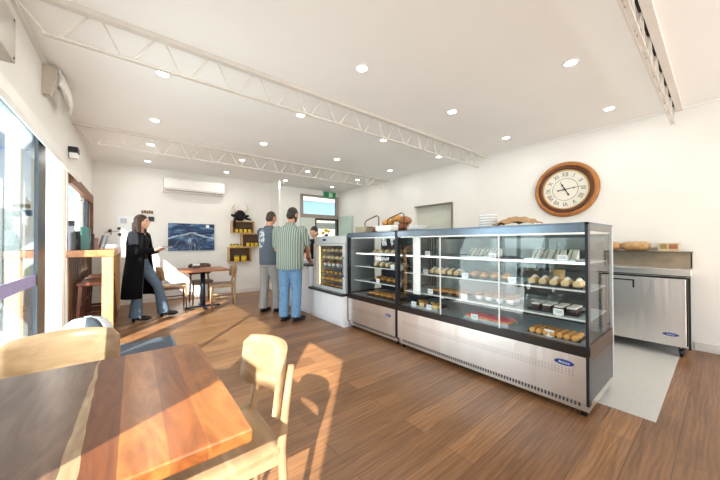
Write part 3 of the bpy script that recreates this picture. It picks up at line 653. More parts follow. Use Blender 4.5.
# ------------------------------------------------------------------ display cases
def logo(parent, x, y, z, rx, rz):
    """oval blue badge facing -X"""
    n = 32; poly = [(y+rx*math.cos(2*PI*k/n), z+rz*math.sin(2*PI*k/n)) for k in range(n)]
    b = MB().prism(poly, 'x', x-.003, x).build('badge', parent, blue_e)
    text_mesh('badge_lettering', 'Atosa', rz*1.25, .0006, white_e, b, (x-.0036, y, z), (PI/2, 0, -PI/2), 1.15)
    return b
XF, XBK = 2.48, 3.22
def display_case(y0, y1, label, shelves, split, back=None):
    c = thing('display_case', label, 'display case', (XF, y0, 0), 0, 'glass fronted refrigerated display cases')
    L = y1-y0; D = XBK-XF
    for a, b in ((.05, .05), (L-.05, .05), (.05, D-.06), (L-.05, D-.06)): MB().lathe([(.02, 0), (.02, .03), (.03, .035), (.03, .05)], (b+.03, a, 0), 12).build('foot', c, blackp)
    MB().box(.035, D-.02, .012, L-.012, .045, .115).build('plinth', c, steel_s)
    g = MB(); nsl = int((L-.12)/.024)
    for k in range(nsl): g.box(.033, .0355, .06+k*.024, .06+k*.024+.014, .072, .108)
    g.build('vent_slots', c, mat('grey vent slot', (88, 90, 94), .6))
    MB().box(0, .02, .018, L-.018, .115, .44).build('front_panel', c, steel)
    pv = MB()
    for k in range(int(L/.022)-8):
        for q in range(3): pv.box(-.0008, .0, .09+k*.022, .09+k*.022+.010, .285+q*.018, .285+q*.018+.008)
    pv.build('perforated_grille', c, mat('grey perforation', (200, 196, 194), .38, .9))
    MB().box(-.006, .03, 0, L, .44, .505).build('front_rail', c, mat('dark bronze rail', (30, 25, 24), .3))
    for a in (0, L-.018): MB().box(0, .05, a, a+.018, .10, 1.39).build('corner_post', c, casebar)
    for a in (0, L-.018): MB().box(D-.04, D, a, a+.018, .10, 1.39).build('rear_post', c, alu_l)
    for a in (0, L-.018):
        MB().box(.05, D-.04, a+.004, a+.014, .115, .40).build('side_panel', c, mat('gunmetal side panel', (84, 84, 88), .3, .6))
        MB().box(.05, D-.04, a, a+.016, .40, .52).build('side_rail', c, mat('walnut brown side rail', (62, 46, 38), .35))
        MB().box(.05, D-.04, a+.006, a+.012, .52, 1.33).build('side_glass', c, case_g)
        MB().box(.05, D-.04, a, a+.016, 1.33, 1.375).build('side_header', c, mat('bronze grey header', (120, 116, 110), .35, .4))
    MB().box(.0, D, 0, L, 1.375, 1.39).build('roof', c, mat('blue grey roof sheet', (96, 108, 122), .3, .5))
    MB().box(.002, .05, .018, L-.018, 1.318, 1.375).build('front_header', c, mat('slate blue header', (112, 126, 142), .2, .5))
    MB().box(.06, .08, .03, L-.03, 1.312, 1.322).build('top_light', c, led)
    n = split
    for k in range(n):
        a = .018+(L-.036)*k/n; b = .018+(L-.036)*(k+1)/n
        MB().box(.004, .010, a, b, .505, 1.318).build('front_glass', c, case_g)
        if k: MB().box(.001, .012, a-.004, a+.004, .505, 1.318).build('glass_joint', c, white_e)
    MB().box(.03, D-.03, .018, L-.018, .47, .503).build('deck', c, mat('pale deck steel', (150, 162, 168), .35, .3))
    MB().box(.05, D-.06, .02, L-.02, .12, .46).build('chassis', c, alu_d)
    for z, xf in shelves:
        MB().box(xf-XF, D-.08, .03, L-.03, z-.008, z).build('shelf', c, shelf_g)
        MB().box(xf-XF-.012, xf-XF, .03, L-.03, z-(.016 if z > 1 else .009), z+.002).build('shelf_light' if z > 1 else 'shelf_edge', c, led if z > 1 else mat('white shelf edge', (226, 228, 226), .4))
    for a in (.025, L/2+.012, L-.035): MB().box(D-.085, D-.07, a, a+.012, .505, 1.315).build('shelf_upright', c, black_m)
    k = 2
    for q in range(k):
        a, b = .02+(L-.04)*q/k, .02+(L-.04)*(q+1)/k
        MB().box(D-.03-.012*q, D-.024-.012*q, a, b, .505, 1.318).build('sliding_door' if back else 'sliding_glass', c, back or tint_g)
        for a2, b2, z0, z1 in ((a, a+.03, .505, 1.318), (b-.03, b, .505, 1.318), (a, b, .505, .545), (a, b, 1.29, 1.318)): MB().box(D-.034-.012*q, D-.022-.012*q, a2, b2, z0, z1).build('door_frame', c, alu_d)
    return c
SH = [(1.095, 2.63), (.885, 2.62), (.67, 2.60)]
Y1a, Y1b = .575, 2.428
c1 = display_case(Y1a, Y1b, 'long stainless glass display case of baked goods nearest the viewer', SH, 3)
logo(c1, -.0005, .148, .367, .062, .021)
MB().box(.045, .06, 1.53, 1.63, .66, 1.318).build('white_column', c1, mat('white upright strip', (240, 242, 240), .4))  # plain white upright strip behind the front glass
Y2a, Y2b = 2.434, 3.43
c2 = display_case(Y2a, Y2b, 'shorter stainless glass display case in the middle of the counter row', [(1.095, 2.63), (.905, 2.62), (.70, 2.60)], 1, mat('slate back panel', (62, 72, 84), .25, .3))
logo(c2, -.0005, .14, .345, .05, .019)

DK = .5035
# long case, bottom deck
tray(2.66, .83, DK, .16, .36, tray_b, 'black tray of sausage rolls on the deck by the near end')
k = 0
for i in range(7):
    for j in range(2):
        food('sausage_roll', 2.62+j*.08 if False else 2.625+j*.07, .685+i*.048, DK+.005, 'golden sausage roll, %s %s along the black deck tray' % (('front row,', 'back row,')[j], ordn(i)), 'pastry', 'sausage rolls on the deck tray', PI/2+.0)
tray(2.68, 1.38, DK, .20, .44, tray_s, 'silver tray under the red glazed slab on the deck')
rs = thing('glazed_slab', 'large red jelly glazed flan slab lying on the deck tray', 'cake', (2.68, 1.38, DK+.005)); MB().box(-.09, .09, -.205, .205, 0, .022, .004).build('pastry_base', rs, golden); MB().box(-.082, .082, -.197, .197, .0225, .034, .004).build('jelly_top', rs, redj)
tray(2.67, 2.10, DK, .18, .40, tray_s, 'silver tray of brown slices on the deck at the far end')
for i in range(4):
    for j in range(2): food('choc_slice' if (i+j) % 2 else 'custard_slice', 2.63+j*.09, 1.96+i*.09, DK+.005, '%s slice, %s row, %s along the far deck tray' % (('dark chocolate' if (i+j) % 2 else 'golden custard'), ('front', 'back')[j], ordn(i)), 'slice', 'slices on the far deck tray')
# shelf 3
z = .67
tray(2.78, .86, z, .22, .36, tray_b, 'black tray of cream topped cakes on the lowest shelf near end')
for i in range(4):
    for j in range(2): food('cake_slice', 2.73+j*.1, .735+i*.085, z+.005, 'chocolate cake with white icing, %s row, %s along the lowest shelf' % (('front', 'back')[j], ordn(i)), 'cake', 'iced cakes on the lowest shelf')
for q, (yy, kd, nm) in enumerate(((1.36, 'muffin', 'brown muffin in a white paper case'), (1.86, 'meat_pie', 'round meat pie'))):
    tray(2.78, yy, z, .24, .42, tray_b, 'black tray of %s on the lowest shelf' % ('muffins' if q == 0 else 'round pies'))
    for i in range(4):
        for j in range(2): food(kd, 2.72+j*.12, yy-.15+i*.1 if kd == 'muffin' else yy-.14+i*.125*.78, z+.005, '%s, %s row, %s from near end, lowest shelf' % (nm, ('front', 'back')[j], ordn(i)), 'muffin' if q == 0 else 'pie', nm+'s on lowest shelf')
# shelf 2
z = .885
for q, (yy, kd, nm, st) in enumerate(((.86, 'cream_roll', 'pale cream filled roll', .075), (1.42, 'pasty', 'golden crimped pasty', .1), (1.92, 'cream_roll', 'long cream filled bun', .075))):
    tray(2.77, yy, z, .22, .42, tray_b, ('black tray of pale cream rolls at the near end of middle shelf', 'black tray of crimped pasties in the centre of middle shelf', 'black tray of long cream buns at the far end of middle shelf')[q])
    n_ = 5 if st < .1 else 4
    for i in range(n_): food(kd, 2.77, yy-.16+i*(.32/(n_-1)), z+.005, '%s, %s along %s tray of the middle shelf' % (nm, ordn(i), ('near', 'centre', 'far')[q]), 'bread roll' if kd != 'pasty' else 'pasty', '%ss on the middle shelf' % nm, PI/2)
cy = thing('biscuit_drum', 'round tan cardboard biscuit drum standing on the middle shelf', 'drum', (2.95, .90, z)); MB().lathe([(.05, 0), (.05, .10)], n=20).build('body', cy, mat('tan card', (196, 160, 110), .7)); MB().lathe([(.053, .10), (.053, .12), (.05, .121)], n=20).build('lid', cy, mat('tan card lid', (180, 142, 92), .7))
# shelf 1
z = 1.095
for q, yy in enumerate((.88, 1.5)):
    tray(2.79, yy, z, .24, .38, tray_s, ('silver tray of sandwich packs at near end of the top shelf', 'silver tray of sandwich packs in the middle of the top shelf')[q])
    for i in range(4): food('sandwich_pack', 2.80, yy-.13+i*.087, z+.005, 'triangular sandwich pack, %s from near end of the %s top shelf tray' % (ordn(i), ('near', 'centre')[q]), 'sandwich', 'sandwich packs on the top shelf', PI)
tags1 = [(2.625, 2.04, .67, 'lowest shelf, far end'), (2.625, 1.62, .67, 'lowest shelf, centre'), (2.625, .80, .67, 'lowest shelf, near end'), (2.575, 2.24, DK, 'deck, farthest of all'), (2.575, 2.02, DK, 'deck, in front of the brown slices'), (2.575, 1.48, DK, 'deck, in front of the red slab'), (2.575, .85, DK, 'deck, in front of the sausage rolls'),
         (2.655, 2.10, 1.095, 'top shelf, far end'), (2.655, 1.34, 1.095, 'top shelf, centre'), (2.655, .78, 1.095, 'top shelf, near end'), (2.645, 2.12, .885, 'middle shelf, far end'), (2.645, 1.62, .885, 'middle shelf, second from far end'), (2.645, 1.16, .885, 'middle shelf, centre near the drum')]
for x, y, z, s in tags1: price_tag(x, y, z, 'white price card in the long case, %s' % s)
# case two
for q, (z, kd, nm, cat) in enumerate(((1.095, 'bread_roll', 'pale floury bread roll', 'bread roll'), (.905, 'cream_roll', 'cream filled finger bun', 'bun'), (.70, 'pasty', 'golden crimped pasty', 'pasty'), (DK, 'meat_pie', 'round meat pie', 'pie'))):
    nm2 = ('top shelf', 'middle shelf', 'lowest shelf', 'deck')[q]
    tray(2.77 if q < 3 else 2.70, 2.82, z, .24, .60, tray_s if q == 0 else tray_b, 'tray of %ss on the %s of the shorter case' % (nm, nm2))
    for i in range(5):
        for j in range(2 if kd in ('bread_roll', 'meat_pie') else 1): food(kd, (2.72 if q < 3 else 2.65)+j*.115 if kd in ('bread_roll', 'meat_pie') else 2.77, 2.58+i*.12, z+.005, '%s, %s, %s along, %s of shorter case' % (nm, ('front row', 'back row')[j], ordn(i), nm2), cat, '%ss in the shorter case' % nm, PI/2 if kd in ('cream_roll', 'pasty') else 0)
for x, y, z, s in ((2.645, 2.66, .905, 'middle shelf, near end'), (2.645, 2.50, .905, 'middle shelf, nearest corner'), (2.625, 2.92, .70, 'lowest shelf, centre'), (2.625, 2.52, .70, 'lowest shelf, near end')): price_tag(x, y, z, 'small white price card in the shorter case on the %s' % s)

# ------------------------------------------------------------------ white counter and the heated cabinet
cwm = mat('white laminate', (232, 234, 238), .3, var=.015)
ct = thing('service_counter', 'white panelled service counter with dark top in front of the men', 'counter', (2.40, 3.44, 0))
MB().box(.03, .6, 1.025, 2.69, 0, .06).build('plinth', ct, cwm)
MB().box(-.0, .62, 1.02, 2.70, .06, .835).build('high_body', ct, cwm)
MB().box(-.02, .64, 1.02, 2.72, .835, .865, .004).build('worktop', ct, mat('charcoal stone', (50, 48, 48), .3))
lc = thing('low_plinth', 'low white plinth with a dark ledge under the heated cabinet', 'plinth', (2.40, 3.44, 0))
MB().box(.03, .6, .01, 1.015, 0, .06).build('base', lc, cwm)
MB().box(0, .62, 0, 1.018, .06, .455).build('body', lc, cwm)
MB().box(-.02, .62, -.0, 1.018, .455, .49, .004).build('ledge', lc, MATS['charcoal stone'])
hc = thing('heated_cabinet', 'pale aluminium heated cabinet of pastries on the white counter', 'cabinet', (2.49, 3.46, .49))
WL = .95
al = mat('silver white aluminium', (214, 218, 222), .3, .3, var=.03)
MB().box(.0, .55, 0, .03, 0, .85).box(0, .55, WL-.03, WL, 0, .85).build('side_panel', hc, al)
MB().box(.53, .55, .03, WL-.03, 0, .85).build('back_panel', hc, mat('brown steel lining', (120, 92, 66), .4, .4))
MB().box(.0, .55, 0, WL, 0.85, .865).box(.0, .55, .03, WL-.03, 0, .03).build('carcass', hc, al)
MB().box(-.012, .0, 0, WL, .75, .862).build('header', hc, al)
df = MB().box(-.03, -.002, .0, .07, 0, .745).box(-.03, -.002, WL-.10, WL, 0, .745).box(-.03, -.002, .07, WL-.10, 0, .05).box(-.03, -.002, .07, WL-.10, .71, .745).build('door', hc, al)
MB().box(-.018, -.012, .07, WL-.10, .05, .71).build('door_glass', df, case_g)
MB().tube([(-.03, .035, .25), (-.06, .035, .27), (-.06, .035, .52), (-.03, .035, .54)], .009).build('handle', df, alu_d)
MB().box(.02, .03, WL-.12, WL-.105, .06, .70).build('warm_light', hc, emis('warm lamp strip', (255, 214, 140), 5))
bd = MB().prism([(.62+.055*math.cos(2*PI*k/24), 805e-3+.02*math.sin(2*PI*k/24)) for k in range(24)], 'x', -.016, -.012).build('badge', hc, blue_e)
for q in range(5):
    z = .13+q*.12
    MB().box(.02, .5, .04, WL-.12, z-.005, z).build('rack', hc, tray_s)
HK = ['meat_pie', 'pasty', 'sausage_roll', 'muffin', 'bread_roll', 'bread_roll']
for q in range(6):
    z = (.49+.0305) if q == 0 else .49+.13+(q-1)*.12+.0005
    nm = {'meat_pie': 'round pie', 'pasty': 'crimped pasty', 'sausage_roll': 'sausage roll', 'muffin': 'muffin', 'bread_roll': 'pale bread roll'}[HK[q]]
    for i in range(6):
        food(HK[q], 2.59, 3.58+i*.128, z, '%s, %s from near side, %s rack of heated cabinet' % (nm, ordn(i), ('bottom', 'second', 'third', 'fourth', 'fifth', 'top')[q]), 'pastry', 'pastries in the heated cabinet', PI/2 if HK[q] in ('pasty', 'sausage_roll') else 0)

# ------------------------------------------------------------------ things on top of the cases
ZT = 1.39
bs = thing('bread_basket', 'bronze wire basket with two tall hoops heaped with bread on the shorter case', 'basket', (2.76, 2.88, ZT))
bw = mat('bronze wire', (84, 62, 52), .4, .5)
MB().box(-.15, .15, -.42, .38, 0, .012).build('base', bs, mat('dark basket base', (52, 40, 34), .7))
for y in (.06, -.41):
    MB().tube([(-.10, y+.30, .012), (-.10, y+.30, .15), (-.10, y+.26, .18), (-.10, y+.04, .235), (-.10, y, .215), (-.10, y, .012)], .008, 8).build('wire_hoop', bs, bw)
for x in (-.14, .14): MB().tube([(x, -.42, .07), (x, .38, .07)], .005, 8).build('side_wire', bs, bw)
for i, (x, y, r, zz, kd) in enumerate(((.02, -.29, .11, .012, 0), (.03, -.31, .105, .105, 0), (.02, -.10, .09, .012, 1), (.02, .07, .095, .012, 1), (.02, .0, .095, .098, 1), (-.02, .27, .065, .012, 0), (.03, -.17, .09, .145, 1))):
    m = bun((r, r*.85, r*.55)); one('bread_loaf', ('dark crusty loaf at the near end of the wire basket', 'dark loaf lying on the near end loaf in the basket', 'golden loaf at the front middle of the basket', 'golden loaf towards the far end of the basket', 'golden loaf on top of the middle heap in basket', 'small reddish loaf at the far end of the basket', 'golden loaf topmost of the near heap in basket')[i], 'bread', m, brownp if kd == 0 else golden, (2.76+x, 2.88+y, ZT+zz), .4*i, 'loaves in the wire basket')
one('white_bowl', 'white rectangular dish in front of the bread basket', 'dish', MB().box(-.06, .06, -.12, .12, 0, .01).box(-.075, .075, -.135, .135, .01, .075, .008), white_e, (2.545, 2.66, ZT))
tb = thing('plastic_tub', 'clear brown plastic tub left of the bread basket', 'tub', (2.62, 3.22, ZT)); MB().box(-.07, .07, -.12, .12, 0, .08, .006).build('body', tb, mat('cloudy brown plastic', (172, 160, 138), .3, var=.15)); MB().box(-.075, .075, -.125, .125, .08, .09).build('lid', tb, mat('cloudy lid', (190, 184, 170), .3))
for k in range(4):
    one('dinner_plate', 'white plate in the stack beside the basket, %s from the bottom' % ordn(k), 'plate', MB().lathe([(.06, 0), (.07, .004), (.125, .016), (.127, .019), (.07, .009), (.001, .008)], n=32), white_e, (2.68, 2.27, ZT+k*.013), 0, 'stacked white plates')
for k in range(5):
    one('takeaway_lid', 'clear round plastic lid in the short stack, %s from the bottom' % ordn(k), 'lid', MB().lathe([(.07, 0), (.085, .006), (.085, .02), (.075, .024), (.001, .024)], n=28), mat('milky clear plastic', (226, 228, 228), .25, var=.03), (2.66, 1.38, ZT+k*.0245), 0, 'stacked plastic lids')
pb = MB(); random.seed(3)
pb.sheet([[(-.10+.2*i/5, -.17+.34*j/9, .006+.06*math.sin(PI*j/9)**.7*math.sin(PI*(i+.5)/6)+random.uniform(0, .026)) for j in range(10)] for i in range(6)], .008, False)
one('paper_bag', 'crumpled brown paper bag lying on the long display case', 'bag', pb, mat('brown kraft paper', (176, 140, 100), .85, var=.12), (2.66, 1.12, ZT))
one('paper_sheet', 'flat white paper sheet at the near end of the case top', 'paper', MB().box(-.10, .10, -.14, .14, 0, .012, .002), paper, (2.95, .95, ZT))

# ------------------------------------------------------------------ workbench fridge
fr = thing('bench_fridge', 'stainless steel workbench fridge on castors by the clock wall', 'fridge', (4.60, .215, 0))
FL = 1.75
MB().box(.03, .46, .01, FL, .13, .86).build('body', fr, mat('dark steel body', (70, 70, 72), .4, .6))
for k, (a, b) in enumerate(((.02, .72), (.735, FL))):
    d = MB().box(0, .03, a, b, .115, .845, .004).build('door', fr, steel)
    if k == 0:
        MB().box(-.004, .0, .42, .70, .795, .81).box(-.004, 0, .42, .436, .715, .795).build('handle', d, blackp)
        logo(d, -.0005, .135, .237, .063, .018)
MB().box(0, .03, -.012, .006, .10, .86).build('edge_strip', fr, blackp)
MB().box(-.03, .475, -.02, FL, .87, .955, .004).build('lid', fr, steel_s)
MB().box(-.032, -.028, -.02, FL, .875, .885).build('lid_seam', fr, alu_d)
MB().box(.40, .475, -.01, FL, .955, 1.12).build('splashback', fr, mat('warm stainless', (176, 160, 140), .3, .9))
MB().box(.28, .475, -.015, FL, 1.12, 1.135).build('shelf', fr, mat('grey steel shelf', (120, 112, 104), .35, .7))
MB().box(.29, .31, -.014, -.002, .955, 1.12).build('shelf_post', fr, blackp)
for y in (.06, 1.65):
    for x in (.07, .40):
        cs = MB().lathe([(.038, -.014), (.042, -.008), (.042, .008), (.038, .014)], (x, y, .042), 18, 'y').build('castor', fr, blackp)
        MB().box(x-.02, x+.02, y-.022, y-.016, .04, .11).box(x-.02, x+.02, y+.016, y+.022, .04, .11).box(x-.03, x+.03, y-.025, y+.025, .105, .13).build('fork', cs, alu_d)
for k, (y, L) in enumerate(((.67, .26), (.94, .26))):
    b = thing('bread_bag', ('bagged brown loaf on the fridge shelf, nearer the white box', 'bagged brown loaf on the fridge shelf, partly behind the display case')[k], 'bread', (4.97, y, 1.135)); m = MB(); m.tube([(0, -L/2+L*i/8, .06) for i in range(9)], [.036, .056, .06, .058, .06, .058, .06, .054, .034], 14); m.build('loaf', b, mat('wrapped brown loaf', (186, 146, 98), .35, var=.22, scale=16)); MB().tube([(0, -L/2, .045), (0, -L/2-.03, .04), (0, -L/2-.05, .05)], [.012, .02, .028], 8).build('bag_end', b, mat('clear bag film', (220, 206, 184), .3))
gb = thing('snack_carton', 'small cream carton with brown and red panels on the fridge shelf', 'carton', (4.96, .38, 1.135)); MB().box(-.06, .06, -.085, .085, 0, .10, .003).build('carton', gb, mat('cream carton', (206, 190, 150), .5))
MB().box(-.0625, -.0602, -.07, .0, .03, .085).build('red_panel', gb, mat('brick red print', (164, 104, 76), .6)); MB().box(-.0625, -.0602, .015, .07, .03, .085).build('brown_panel', gb, mat('olive brown print', (150, 128, 80), .6))

# ------------------------------------------------------------------ cafe tables and chairs
tt = thing('cafe_table', 'square dining table of mixed dark and honey hardwood boards in the foreground', 'table', (-.165, 1.225, 0))
m = MB(); m.box(-.42, .42, -.435, .435, .712, .75, .006); m.build('tabletop', tt, tabletop_mat())
MB().tube([(0, 0, .03), (0, 0, .70)], .038, 16).build('column', tt, black_m)
MB().box(-.25, .25, -.03, .03, 0, .03).box(-.03, .03, -.25, .25, 0, .03).build('base', tt, black_m); MB().box(-.2, .2, -.2, .2, .70, .712).build('mounting_plate', tt, black_m)
def chair(label, loc, rz, wa, wb, scale=1.0):
    c = thing('cafe_chair', label, 'chair', loc, rz)
    n = 10; g = []
    for i in range(n+1):
        x = -.21+.42*i/n; g.append([])
        for j in range(9):
            y = -.205+.41*j/8; k = abs(2*j/8-1); hw = 1-.06*abs(2*i/n-1)**3
            rx = 1-.10*k**4
            g[-1].append((x*rx+.0, y*hw*(1-.07*(1-i/n)*0), .452+.004*k))
    MB().sheet(g, .018).build('seat', c, wa)
    g = []
    for i in range(15):
        s = -1+2*i/14; cr = .032*max(0, (abs(s)-.84)/.16)**2; g.append([])
        for j in range(6):
            t = j/5; z = .575+cr + (.80-.575-2*cr)*t; g[-1].append((-.258+.10*s*s-.02*t, .212*s, z+.012*(1-s*s)*t))
    MB().sheet(g, .014).build('backrest', c, wa)
    for s in (-1, 1):
        MB().tube([(-.235, s*.185, 0), (-.215, s*.178, .25), (-.205, s*.172, .45), (-.225, s*.165, .60), (-.252, s*.16, .755)], [.012, .016, .018, .017, .012], 10, sx=1.2).build('back_leg', c, wb)
        MB().tube([(.185, s*.18, 0), (.17, s*.17, .44)], [.012, .019], 10).build('front_leg', c, wb)
        MB().bar((-.2, s*.172, .415), (.165, s*.168, .415), .016, .04).build('side_rail', c, wb)
        MB().bar((-.212, s*.178, .22), (.175, s*.174, .22), .012, .022).build('stretcher', c, wb)
    MB().bar((.165, -.165, .415), (.165, .165, .415), .016, .04).build('front_rail', c, wb)
    MB().bar((-.2, -.17, .415), (-.2, .17, .415), .016, .04).build('rear_rail', c, wb)
    return c
fgc = chair('pale bentwood chair tucked at the right side of the foreground table', (.25, 1.245, 0), PI, chairw, chairw2)
dup(fgc, (-.27, 1.80, 0), -PI/2, 'pale bentwood chair behind the foreground table, back by the sliding door')
t2 = thing('cafe_table', 'small square timber cafe table by the far wall', 'table', (1.06, 6.28, 0))
MB().box(-.40, .40, -.38, .38, .715, .75, .006).build('tabletop', t2, wood('reddish cafe timber', (132, 78, 46), (168, 106, 66), .35, 0, 12))
MB().tube([(0, 0, .03), (0, 0, .715)], .045, 16).build('column', t2, mat('navy black metal', (26, 32, 44), .35, .4))
for a, b in ((1, 0), (-1, 0), (0, 1), (0, -1)): MB().bar((0, 0, .03), (a*.30, b*.30, .018), .05, .03).build('foot', t2, MATS['navy black metal'])
dup(fgc, (1.36, 6.10, 0), PI-.12, 'pale timber chair at the right side of the far cafe table')
c3 = chair('dark timber chair behind the far cafe table against the wall', (1.12, 6.80, 0), -PI/2, darkw, wood('chair honey legs', (120, 82, 54), (150, 106, 70), .5, 2, 14))
c4 = chair('brown timber chair at the left of the far table beside the woman', (.60, 6.42, 0), 0, beige_w, wood('chair brown legs', (110, 74, 48), (140, 98, 62), .5, 2, 14))
nh = thing('napkin_holder', 'small white napkin pack on the far cafe table', 'napkins', (.98, 6.5, .75)); MB().box(-.06, .06, -.03, .03, 0, .09, .004).build('napkins', nh, paper); MB().box(-.065, .065, -.035, -.031, 0, .05).box(-.065, .065, .031, .035, 0, .05).build('holder', nh, darkw)

# ------------------------------------------------------------------ window bar with stools
b = thing('window_bar', 'raw timber standing bar under the servery window', 'bar', (-.40, 6.0, 0))
MB().box(-.225, .21, -1.2, 1.25, 1.082, 1.165, .006).build('bar_top', b, bartop)
for y, o_ in ((-1.14, 0), (1.1, 0)): MB().box(.09, .20, y-.05, y+.07, 0, 1.082, .006).build('post', b, barpost)
st = None
for k, y in enumerate((5.22, 5.72, 6.22)):
    lab = ('dark red timber bar stool under the bar nearest the door', 'dark red timber bar stool, middle one under the bar', 'dark red timber bar stool under the bar nearest the far wall')[k]
    if st is None:
        st = thing('bar_stool', lab, 'stool', (-.40, y, 0), 0, 'bar stools under the window bar')
        MB().box(-.17, .17, -.17, .17, .70, .745, .01).build('seat', st, stoolw)
        for sx in (-1, 1):
            for sy in (-1, 1): MB().bar((sx*.17, sy*.17, 0), (sx*.13, sy*.13, .70), .036).build('leg', st, stoolw)
        for s in (-1, 1):
            MB().bar((-.155, s*.155, .25), (.155, s*.155, .25), .022, .036).build('stretcher', st, stoolw); MB().bar((s*.145, -.145, .45), (s*.145, .145, .45), .022, .036).build('stretcher', st, stoolw)
    else: dup(st, (-.40, y, 0), None, lab)
for k, (y, x, w_, d_, h_, c_, lb) in enumerate(((4.93, -.575, .05, .10, .22, (34, 34, 38), 'black coffee bag standing on the bar nearest the door'), (5.05, -.555, .06, .10, .24, (46, 44, 48), 'second black packet along the bar'), (5.03, -.48, .09, .12, .29, (44, 92, 88), 'teal green box standing on the bar'), (5.16, -.44, .06, .10, .21, (58, 32, 36), 'dark maroon packet beside the teal box'), (5.32, -.41, .06, .08, .16, (168, 130, 120), 'small pinkish packet on the bar'))):
    q = thing('food_packet', lb, 'packet', (x, y, 1.165)); MB().box(-w_/2, w_/2, -d_/2, d_/2, 0, h_, .006).build('packet', q, mat('packet %d' % k, c_, .45)); MB().box(-w_/2-.001, w_/2+.001, -d_/2+.015, d_/2-.015, h_*.35, h_*.6).build('plain_band', q, mat('packet band %d' % k, tuple(min(255, v+90) for v in c_), .5))
for k, (x, y) in enumerate(((-.38, 5.52), (-.35, 5.86))):
    q = thing('menu_stand', ('slanted blue grey menu frame on the bar, nearer one', 'slanted blue grey menu frame on the bar, farther one')[k], 'menu', (x, y, 1.165)); MB().prism([(-.02, 0), (0, 0), (.05, .20), (.03, .20)], 'y', -.07, .07).build('frame', q, mat('slate frame', (54, 62, 76), .4)); MB().prism([(.0015, .02), (.003, .02), (.0445, .18), (.043, .18)], 'y', -.055, .055).build('card', q, mat('pale blue card', (176, 196, 214), .6))
for k in range(3): one('napkin_stack', 'white folded napkin pile on the far end of the bar, %s of three' % ('lowest', 'middle', 'topmost')[k], 'napkins', MB().box(-.09, .09, -.10, .10, 0, .02, .004), paper, (-.32, 6.75, 1.165+k*.0202), .1*k, 'napkins on the bar')

pf = thing('pouf', 'round white and charcoal panelled pouf on the floor by the door', 'pouf', (-.33, 3.6, 0))
for k in range(8):
    m = MB(); g = []
    for i in range(5):
        a = 2*PI*(k+i/4)/8; g.append([(.20*math.cos(a)*max(.05, math.sin(PI*(.02+.96*j/12)))**.62*1.0, .20*math.sin(a)*max(.05, math.sin(PI*(.02+.96*j/12)))**.62, .29-.285*math.cos(PI*(.02+.96*j/12))) for j in range(13)])
    m.sheet(g, .008); m.build('panel', pf, mat('charcoal vinyl', (70, 78, 86), .45) if k in (0, 3, 6) else mat('white vinyl', (226, 232, 238), .4))
dm = one('door_mat', 'grey doormat on the timber floor inside the sliding door', 'mat', MB().box(-.48, .41, 3.60, 4.60, 0, .012, .004), mat('grey loop pile', (92, 100, 110), .95, var=.25, scale=90, bump=.6))

# ------------------------------------------------------------------ people
def remesh(o, v=.008, it=4):
    r = o.modifiers.new('r', 'REMESH'); r.mode = 'VOXEL'; r.voxel_size = v; r.use_smooth_shade = True
    s = o.modifiers.new('s', 'SMOOTH'); s.iterations = it; s.factor = .5
    return o
def head_parts(m, H, f, tilt=0):
    """head at centre H looking along horizontal unit vector f"""
    rz = math.atan2(-f[0], f[1]); Rm = Matrix.Rotation(rz, 3, 'Z') @ Matrix.Rotation(tilt, 3, 'X'); P = lambda x, y, z: Vector(H)+Rm @ Vector((x, y, z))
    m.ell(H, (.074, .094, .108), Rm).ell(P(0, .028, -.058), (.054, .062, .058), Rm).ell(P(0, .062, -.09), (.026, .024, .022), Rm)
    m.ell(P(0, .098, -.022), (.013, .02, .024), Rm).ell(P(0, .092, .0), (.009, .014, .03), Rm).ell(P(0, .085, -.058), (.026, .014, .010), Rm).ell(P(0, .08, .028), (.05, .018, .012), Rm)
    for s in (-1, 1): m.ell(P(s*.076, -.008, -.012), (.012, .022, .034), Rm).ell(P(s*.042, .06, -.03), (.026, .026, .026), Rm)
    return P, Rm
def hand_parts(m, wrist, d, palm_n, curl=.5, side=1, sz=1.0):
    """hand from the wrist along d, palm facing palm_n"""
    d = Vector(d).normalized(); n = Vector(palm_n); n = (n-d*n.dot(d)).normalized(); a = d.cross(n)*side; w = Vector(wrist)
    Rm = Matrix((a, d, n)).transposed()
    m.ell(w+d*.05*sz, (.042*sz, .052*sz, .016*sz), Rm)
    m.cap(w-d*.02, w+d*.02, .027*sz, .027*sz, 8)
    for i, (o_, L) in enumerate(((.031, .066), (.011, .076), (-.011, .072), (-.030, .056))):
        p0 = w+d*.088*sz+a*o_*sz; dd = d; p = p0; L *= sz
        for q in range(3):
            ang_ = curl*(q+.6)*.55; dd = (d*math.cos(ang_)+n*math.sin(ang_)).normalized(); p1 = p+dd*L*(.45, .32, .23)[q]; m.cap(p, p1, .0092*sz, .0085*sz, 8); p = p1
    p0 = w+d*.025*sz+a*.034*sz; p1 = p0+(d*.7+a*.7+n*.25).normalized()*.042*sz; p2 = p1+(d+a*.15+n*.5).normalized()*.034*sz
    m.cap(p0, p1, .0125*sz, .011*sz, 8).cap(p1, p2, .011*sz, .009*sz, 8)
def face_features(root, P, body):
    for s in (-1, 1): MB().ell(P(s*.031, .0845, .004), (.011, .007, .007), seg=10, ring=6).build('eye', root, eye_m)
    MB().ell(P(0, .098, -.058), (.021, .005, .006), seg=10, ring=6).build('mouth', root, mat('lip', (170, 96, 88), .5))
